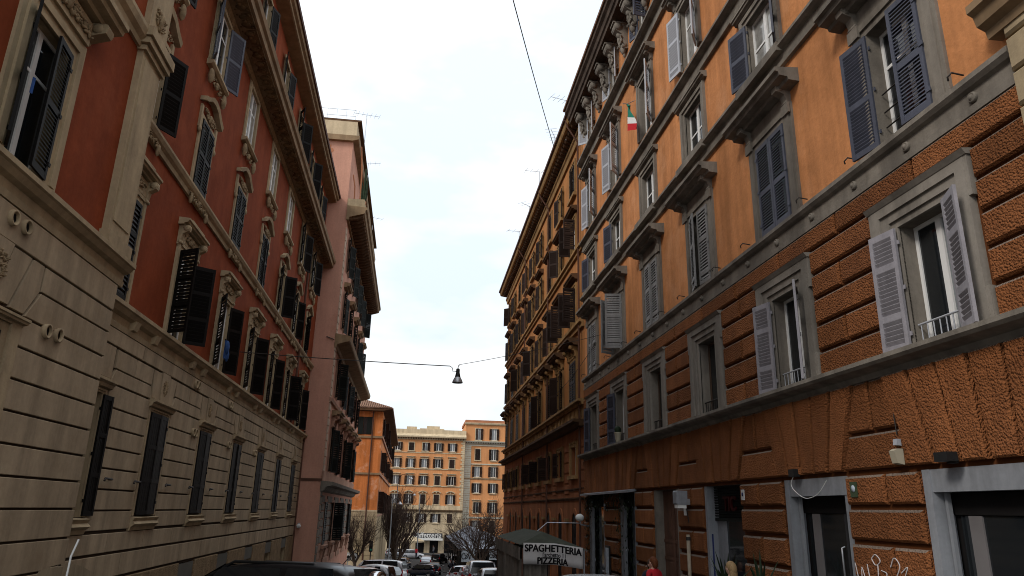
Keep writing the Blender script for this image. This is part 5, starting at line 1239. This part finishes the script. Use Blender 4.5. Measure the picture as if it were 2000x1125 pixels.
for k, (kd, pt, x, y) in enumerate([('hatch', 'paint_white', -3.05, 29.5), ('hatch', 'paint_pink', -3.15, 33.5), ('city', 'paint_white', -2.3, 38.0), ('hatch', 'paint_silver', -2.75, 43.5), ('hatch', 'paint_white', -2.8, 50.0), ('van', 'paint_white', -2.75, 58.5)]): car(kd, pt, x, y, math.pi - .25, lab[k], PG)
car('hatch', 'paint_navy', .75, 90.5, math.pi - .42, 'dark navy hatchback crossing the street at the bottom of the slope')
car('sedan', 'paint_black', 2.4, 99.0, math.pi / 2, 'dark car driving away just beyond the navy hatchback')
PR = 'cars parked on the right side'
labr = ['white car parked just left of the brown tent', 'white van-shaped car second behind the brown tent', 'red car parked between white cars on the right', 'white car nearest the trees on the right side', 'silver car beside the market shed']
for k, (kd, pt, x, y, rz) in enumerate([('hatch', 'paint_white', 3.75, 37.0, math.pi / 2), ('van', 'paint_white', 3.65, 43.5, math.pi / 2), ('hatch', 'paint_red', 3.6, 49.5, math.pi / 2), ('hatch', 'paint_white', 4.2, 62.0, math.pi / 2 - .5), ('sedan', 'paint_silver', 6.2, 72.0, .3)]): car(kd, pt, x, y, rz, labr[k], PR)
car('hatch', 'paint_white', 3.9, 17.3, math.pi / 2, 'white car whose roof shows below the banner of the brown tent')
for k, (x, y, pt) in enumerate(((-.6, 128, 'paint_white'), (-3.2, 131, 'paint_silver'))): car('hatch', pt, x, y, .2, ['white car parked in front of the far cafe', 'silver car parked left of the far cafe umbrella'][k])
# ------------------------------------------------------------------ scooters
def scooter(x, y, rz, label, paint='plastic', screen=False):
    o = ob('scooter', None, None, (x, y, gz(y)), rz, label, 'scooter', 'parked scooters')
    for q in (-.62, .62):
        w = ob('wheel', G().lathe([(.13, -.05), (.22, -.055), (.24, 0), (.22, .055), (.13, .05)], 16, axis='y').mesh('tyre'), o, (q, 0, .24)); ob('rim', G().lathe([(0, -.03), (.14, -.04), (.14, .04), (0, .03)], 10, axis='y').mesh('alu'), w)
    g = G()
    def se(x, w, a, b): return [(x, -w, a), (x, -w, (a + b) / 2), (x, -w * .7, b), (x, w * .7, b), (x, w, (a + b) / 2), (x, w, a)]
    loft(g, [se(-.85, .08, .55, .72), se(-.6, .17, .42, .78), se(-.2, .16, .3, .74), se(-.02, .14, .22, .4), se(.3, .14, .2, .3), se(.42, .16, .25, .5)]); ob('body', smooth_mesh(g, paint), o)
    g = G(); loft(g, [se(.40, .2, .28, .4), se(.44, .2, .5, .7), se(.5, .12, .85, .95)]); ob('front_shield', smooth_mesh(g, paint), o)
    ob('seat', smooth_mesh((lambda g: (loft(g, [se(-.78, .1, .74, .82), se(-.5, .15, .76, .86), se(-.1, .13, .74, .80)]), g)[1])(G()), 'tyre'), o)
    ob('handlebar', G().tube([(.38, -.34, 1.0), (.46, -.15, .98), (.48, 0, .95), (.46, .15, .98), (.38, .34, 1.0)], .022, 8).mesh('black_metal'), o)
    ob('fork', G().tube([(.48, 0, .95), (.62, 0, .24)], .035, 8).mesh('alu'), o); ob('headlight', G().ell((.54, 0, .92), (.07, .1, .08), 10, 6).mesh('lens'), o)
    for s in (-1, 1):
        mr = ob('mirror', G().tube([(.40, s * .26, 1.0), (.36, s * .34, 1.2), (.36, s * .36, 1.28)], .009, 6).mesh('black_metal'), o)
        ob('mirror_housing', G().lathe([(0, .05), (.05, .045), (.072, .02), (.075, 0), (.072, -.002)], 18, (.36, s * .37, 1.33), 0, 'x').mesh('paint_silver' if screen else 'chrome'), mr); ob('mirror_glass', G().lathe([(0, 0), (.068, 0)], 18, (.357, s * .37, 1.33), 0, 'x').mesh('mirror'), mr)
    if screen:
        g = G(); vs = []
        for i in range(6):
            for j in range(7): v_ = i / 5; u = -1 + j / 3; vs.append((.52 - .2 * v_ - .1 * u * u, u * (.26 - .05 * v_), .95 + .62 * v_ - .06 * u * u * v_))
        for i in range(5):
            for j in range(6): g.add([vs[i * 7 + j], vs[i * 7 + j + 1], vs[i * 7 + 8 + j], vs[i * 7 + 7 + j]], [(0, 1, 2, 3)], 0, True)
        ob('windscreen', g.mesh('clear'), o)
    return o
scooter(-3.15, 7.4, math.pi / 2 + .3, 'scooter with clear windscreen parked at the lower left', 'plastic', True)
scooter(2.25, 52.0, math.pi / 2, 'scooter with white front standing in the right lane', 'paint_white')
scooter(1.7, 54.5, math.pi / 2 + .2, 'dark scooter left of the white-fronted scooter', 'plastic')
scooter(-1.6, 70.0, math.pi - .3, 'dark scooter parked past the end of the left row of cars', 'plastic')
scooter(-5.0, 72.0, .4, 'scooter below the round road sign', 'plastic')
ob('white_pole', G().tube([(0, 0, -.6), (.02, 0, .12), (.05, .02, .26)], .009, 6).mesh('plate_white'), None, (-2.95, 7.0, EYE - .58), 0, 'thin white stick rising beside the scooter windscreen at the lower left', 'stick')
# ================================================================== bare trees
def tree(x, y, h, spread, trunk_h, seed, label, depth=6, nb=4, dens=1.0, rad=.16, up=.5):
    r = random.Random(seed); o = ob('bare_tree', None, None, (x, y, gz(y)), 0, label, 'tree', 'bare winter trees')
    gt, gc = G(), G()
    top = Vector((r.uniform(-.1, .1), r.uniform(-.1, .1), trunk_h)); gt.tube([(0, 0, -.1), (0, .02, trunk_h * .4), top], [rad * 1.3, rad, rad * .85], 10)
    def grow(p, d, ln, rr, lv):
        pts = [p]; q = p.copy(); dd = d.copy(); n = 4
        for i in range(n):
            dd = (dd + Vector((r.gauss(0, .12), r.gauss(0, .12), r.gauss(.05, .09)))).normalized(); q = q + dd * ln / n; pts.append(q.copy())
        (gt if lv == 0 else gc).tube(pts, [rr * (1 - .45 * i / n) for i in range(n + 1)], 6 if lv < 2 else 4, 0, False)
        if lv >= depth: return
        for k in range(nb if lv < 2 else max(2, nb - 1)):
            u = r.randint(1, n); a = r.random() * 6.28; side = dd.orthogonal().normalized(); side.rotate(Matrix.Rotation(a, 3, dd))
            nd = (dd * (.75 + .3 * r.random()) + side * spread * (.5 + .6 * r.random()) + Vector((0, 0, up * .3))).normalized()
            grow(pts[u], nd, ln * r.uniform(.58, .82), rr * .55, lv + 1)
    for k in range(nb + 1):
        a = 6.28 * k / (nb + 1) + r.random(); grow(top * r.uniform(.75, 1), Vector((math.cos(a) * spread, math.sin(a) * spread, .9 + up)).normalized(), (h - trunk_h) * .42, rad * .55, 0)
    ob('trunk', gt.mesh('bark'), o); ob('crown', gc.mesh('twig'), o)
tree(6.75, 80, 8.6, .95, 1.6, 4, 'wide bare tree in front of the market shed on the right', 4, 5, rad=.2)
tree(-5.55, 73.2, 6.4, .7, 1.6, 8, 'bare tree against the cream base of the orange corner house', 4, 5)
tree(-2.3, 96, 9.6, .5, 1.2, 12, 'dense dark bare tree behind the street lamp post on the left', 5, 4, rad=.30, up=.9)
tree(-2.9, 104, 10.0, .5, 1.3, 15, 'second dense bare tree further behind on the left', 5, 4, rad=.30, up=.9)
tree(9.3, 86, 6.0, .8, 1.6, 22, 'bare tree partly hidden behind the ochre palazzo corner', 4, 4)
# ================================================================== street furniture
def tall_lamp(x, y, h, label, arms):
    o = ob('lamp_post', None, None, (x, y, gz(y)), 0, label, 'lamp post', 'tall lamp posts')
    ob('pole', G().tube([(0, 0, 0), (0, 0, h * .5), (0, 0, h)], [.11, .08, .05], 10).mesh('steel_grey'), o)
    for dx, dz in arms:
        a = ob('arm', G().tube([(0, 0, h - .4 + dz), (dx * .3, 0, h + .35 + dz), (dx * .75, 0, h + .35 + dz), (dx, 0, h - .1 + dz)], .035, 8).mesh('black_metal'), o); ob('lantern', G().lathe([(0, .12), (.08, .1), (.2, -.05), (.32, -.15), (.30, -.22), (0, -.2)], 12, (dx, 0, h - .1 + dz)).mesh('alu'), a)
tall_lamp(-3.1, 90, 8.6, 'slim lamp post left of the dense bare trees', [(.9, -.3)])
tall_lamp(-3.4, 118, 12.6, 'tall lamp post with curved arm in front of the far apricot block', [(2.0, 0)])
tall_lamp(.2, 134, 10.4, 'lamp post with lantern before the cream storey of the far block', [(-1.0, .0)])
o = ob('traffic_light', None, None, (-4.3, 74.6, gz(74.6)), 0, 'black traffic light on a post below the orange corner house', 'traffic light')
ob('post', G().tube([(0, 0, 0), (0, 0, 3.2)], .05, 8).mesh('black_metal'), o); ob('signal_box', G().box(-.17, .17, -.12, .12, 2.5, 3.5).mesh('black_metal'), o)
for k, m in enumerate(('tail_red', 'box_cream', 'flag_green')): ob('signal_lens', G().lathe([(0, -.02), (.1, -.02), (.1, 0)], 12, (0, -.12, 3.32 - .32 * k), 0, 'y').mesh('dark_inside' if k < 2 else m), o)
def rsign(x, y, z, r_, label, m1, m2):
    o = ob('road_sign', None, None, (x, y, gz(y)), 0, label, 'sign', 'round road signs'); zz_ = z + EYE - gz(y)
    ob('post', G().tube([(0, .03, 0), (0, .03, zz_)], .035, 8).mesh('alu'), o); ob('rim', G().lathe([(r_ * .84, -.022), (r_, -.022), (r_, .0), (r_ * .84, 0)], 28, (0, 0, zz_), 0, 'y').mesh(m1), o); ob('face', G().lathe([(0, -.012), (r_ * .85, -.012), (r_ * .85, .0), (0, 0)], 28, (0, 0, zz_), 0, 'y').mesh(m2), o)
    sy = ob('symbol', G().ell((0, -.02, zz_ - .02), (r_ * .42, .006, r_ * .24), 10, 6).ell((0, -.02, zz_ + r_ * .2), (r_ * .25, .006, r_ * .17), 10, 6).mesh('ink'), o)
rsign(-5.75, 74.2, -4.55, .42, 'round white road sign with dark rim and black symbol below the bare tree', 'ink', 'plate_white')
rsign(-6.35, 74.4, -4.55, .40, 'round white road sign partly hidden left of the dark-rimmed one', 'plate_white', 'plate_white')
# low white wall with poster behind the signs
g = G(); g.box(-9.5, -4.9, 77.0, 77.2, gz(77) - .2, gz(77) + 1.7); ob('hoarding', g.mesh('far_cream'), None, (0, 0, 0), 0, 'low pale hoarding behind the round road signs', 'hoarding')
# market shed: long hipped roof on posts
MK = ob('market_shed', None, None, (8.1, 105, gz(105)), 0, 'long market shed with grey ribbed roof behind the bare tree', 'shed')
sx_, sy0, sy1, ez, rz_ = 3.35, -19, 19, -4.2 + EYE - gz(105), -2.55 + EYE - gz(105)
g = G(); g.add([(-sx_, sy0, ez), (sx_, sy0, ez), (sx_, sy1, ez), (-sx_, sy1, ez), (0, sy0 + 3.5, rz_), (0, sy1 - 3.5, rz_)], [(0, 1, 4), (1, 2, 5, 4), (2, 3, 5), (3, 0, 4, 5), (0, 3, 2, 1)])
rf = ob('roof', g.mesh('tin'), MK); g = G()
for i in range(48):
    y = sy0 + (sy1 - sy0) * (i + .5) / 48; f = min(1, (y - sy0) / 3.5, (sy1 - y) / 3.5)
    for s_ in (-1, 1): g.tube([(s_ * sx_, y, ez + .03), (s_ * sx_ * (1 - f), y, ez + .03 + (rz_ - ez) * f)], .06, 5)
for i in range(20):
    x = -sx_ + 2 * sx_ * (i + .5) / 20; f = 1 - abs(x) / sx_; g.tube([(x, sy0, ez + .03), (x, sy0 + 3.5 * f, ez + .03 + (rz_ - ez) * f)], .06, 5)
ob('roof_ribs', g.mesh('tin'), rf, kind='stuff')
ob('wall', G().box(-sx_ + 1.0, sx_ - .6, sy0 + 2.2, sy1 - 1, 0, ez - .01).mesh('dark_inside'), MK)  # near-black box stands in for the shaded space under the roof
for k, (x, y) in enumerate([(-sx_ + .2, sy0 + .3), (0, sy0 + .3), (sx_ - .2, sy0 + .3)] + [(-sx_ + .2, sy0 + .3 + 6 * q) for q in range(1, 7)]): ob('post', G().box(x - .07, x + .07, y - .07, y + .07, 0, ez - .02).mesh('black_metal'), MK)
ob('fascia', G().box(-sx_ - .03, sx_ + .03, sy0 - .06, sy0, ez - .28, ez + .02).mesh('plastic'), MK)
def board(x, y, z, w, h, label, seed):
    o = ob('graffiti_board', G().box(-w / 2, w / 2, 0, .06, 0, h).mesh('paper'), None, (x, y, EYE + z), 0, label, 'board'); r = random.Random(seed); g = G()
    for k in range(4):
        cx = -w * .36 + k * w * .24; g.tube([(cx + .12 * w * math.cos(a * .9 + k), -.015, h * .42 + .22 * h * math.sin(a * .9 + 2 * k)) for a in range(7)], .045, 5)
    ob('painted_letters', g.mesh('ink'), o)
board(5.9, 85.3, -5.55, 1.7, 1.45, 'pale board with black painted scrawl in front of the market shed', 3); board(8.9, 85.4, -5.3, 1.5, 1.0, 'second pale board with black scrawl beside the brown tent', 6)
# far cafe: awning sign, umbrella
o = ob('cafe_awning', None, None, (1.9, 144.3, EYE - 4.7), 0, 'dark cafe awning with white script lettering at the far block', 'awning')
ob('canopy', G().extr([(.3, -.9), (-.9, -.9), (-.9, -.55), (-.5, .3), (.3, .3)], -2.9, 2.9).mesh('plastic'), o); ob('edge', G().box(-2.95, 2.95, -.97, -.91, -.95, -.55).mesh('plate_white'), o)
ob('lettering', text_mesh('Caffetteria', 1.25, 'plate_white', .01, .02), o, (0, -.93, -.45))
o = ob('cafe_umbrella', None, None, (-1.0, 137, gz(137)), 0, 'beige cafe umbrella in front of the far block', 'umbrella')
ob('pole', G().tube([(0, 0, 0), (0, 0, 3.2)], .04, 8).mesh('alu'), o); ob('canopy', G().lathe([(0, 3.3), (.3, 3.2), (2.4, 2.45), (2.4, 2.2), (2.35, 2.2), (2.3, 2.42), (0, 3.1)], 8, sm=False).mesh('far_cream'), o)
# ================================================================== people
def person(x, y, h, rz, top, legs, hair, label, bag=None, long_hair=False):
    zb = gz(y) + .12; k = h / 1.72; o = ob('person', None, None, (x, y, zb), rz, label, 'person')
    V = []; E_ = []; Rr = []
    def v(px, py, pz, r_): V.append((px * k, py * k, pz * k)); Rr.append((r_ * k, r_ * k)); return len(V) - 1
    def ch(*ids): E_.extend(zip(ids, ids[1:]))
    pel = v(0, 0, .93, .145); waist = v(0, 0, 1.08, .125); chest = v(0, 0, 1.28, .15); sh = v(0, 0, 1.42, .10); nk = v(0, .0, 1.48, .055); hb = v(0, .02, 1.54, .06)
    ch(pel, waist, chest, sh, nk, hb)
    for s in (-1, 1):
        hp = v(s * .09, 0, .88, .105); kn = v(s * .10, .06 * s, .48, .07); an = v(s * .10, -.04 * s, .09, .045); toe = v(s * .11, .12 - .04 * s, .04, .04); ch(pel, hp, kn, an, toe)
        so = v(s * .17, 0, 1.40, .065); el = v(s * .24, -.04, 1.12, .05); wr = v(s * .23, .10 + .05 * s, .90, .035); hd = v(s * .225, .14 + .05 * s, .84, .032); ch(sh, so, el, wr, hd)
        for q in range(4): f1_ = v(s * (.20 + .016 * q), .17 + .05 * s, .79, .011); f2_ = v(s * (.20 + .015 * q), .175 + .05 * s, .745 + .006 * (q % 2), .009); ch(hd, f1_, f2_)
        th = v(s * .195, .175 + .05 * s, .82, .012); ch(hd, th)
    me = bpy.data.meshes.new('body'); me.from_pydata(V, E_, []); b = ob('body', me, o)
    md = b.modifiers.new('skin', 'SKIN'); md.use_smooth_shade = True
    for i, sv in enumerate(me.skin_vertices[0].data): sv.radius = Rr[i]; sv.use_root = (i == 0)
    b.modifiers.new('sub', 'SUBSURF').levels = 1
    m2 = bpy.data.meshes.new_from_object(b.evaluated_get(bpy.context.evaluated_depsgraph_get())); b.modifiers.clear(); b.data = m2
    m2.materials.clear()
    for m in (top, legs, 'skin', 'cloth_dark'): m2.materials.append(MATS[m])
    for p in m2.polygons:
        c = p.center / k; p.use_smooth = True
        p.material_index = 2 if (c.z > 1.475 or (abs(c.x) > .16 and c.z < .90 and c.y > .05)) else (3 if c.z < .1 else (0 if c.z > .90 else 1))
    hc = (0, .03 * k, 1.61 * k)
    hd_ = ob('head', G().ell(hc, (.073 * k, .092 * k, .115 * k), 16, 12).ell((0, .12 * k, 1.595 * k), (.014 * k, .022 * k, .025 * k), 8, 6).ell((-.075 * k, .02 * k, 1.60 * k), (.012, .02, .03), 6, 4).ell((.075 * k, .02 * k, 1.60 * k), (.012, .02, .03), 6, 4).mesh('skin'), o)
    for s in (-1, 1): ob('eye', G().ell((s * .03 * k, .108 * k, 1.62 * k), (.013, .008, .008), 8, 4).mesh('ink'), hd_)
    ob('mouth', G().ell((0, .112 * k, 1.55 * k), (.022, .006, .006), 8, 4).mesh('cloth_red'), hd_)
    g = G(); g.ell((0, .005 * k, 1.645 * k), (.084 * k, .098 * k, .100 * k), 16, 10); g.ell((0, -.05 * k, 1.60 * k), (.08 * k, .07 * k, .12 * k), 12, 8)
    if long_hair: g.ell((0, -.06 * k, 1.50 * k), (.085 * k, .055 * k, .16 * k), 12, 8)
    ob('hair', g.mesh(hair), hd_)
    return o
person(5.35, 16.9, 1.70, .5, 'cloth_red', 'cloth_dark', 'hair_red', 'person in a red jacket walking past the wooden portal')
person(5.35, 12.6, 1.60, .3, 'cloth_grey', 'cloth_dark', 'hair_blond', 'person with blond hair standing near the slatted doorway', long_hair=True)
person(5.6, 17.9, 1.66, math.pi, 'cloth_dark', 'cloth_dark', 'hair_dark', 'person in dark clothes behind the red jacket')

# ------------------------------------------------------------------ more vehicles and people at the bottom of the street
for k, (kd, pt, x, y, rz) in enumerate([('hatch', 'paint_navy', -1.6, 107, 1.4), ('sedan', 'paint_silver', 1.6, 112, 1.5), ('hatch', 'paint_black', 3.6, 118, 1.2), ('van', 'paint_white', 5.6, 110, 1.6), ('hatch', 'paint_white', 4.9, 68, 1.35)]):
    car(kd, pt, x, y, rz, ['navy car parked under the dense bare trees', 'silver car driving away in the middle of the square', 'black car turning in front of the far cafe', 'white van standing left of the market shed', 'white car half hidden beside the brown tent in the distance'][k])
scooter(-2.3, 76.0, 2.6, 'dark scooter second past the end of the left row of cars', 'plastic')
scooter(-2.9, 80.0, 2.4, 'dark scooter at the foot of the slim lamp post', 'plastic')
scooter(-3.9, 75.5, .5, 'dark scooter beside the traffic light post', 'plastic')
for k, (x, y, tp, lb) in enumerate(((4.1, 88, 'cloth_dark', 'person in dark clothes walking left of the market shed'), (.1, 126, 'cloth_red', 'person in red near the far cafe'), (3.0, 133, 'cloth_grey', 'person in grey by the far cafe awning'), (4.9, 96, 'cloth_dark', 'person in the shade of the market shed roof'))):
    person(x, y, 1.72, .5 * k, tp, 'cloth_dark', 'hair_dark', lb)
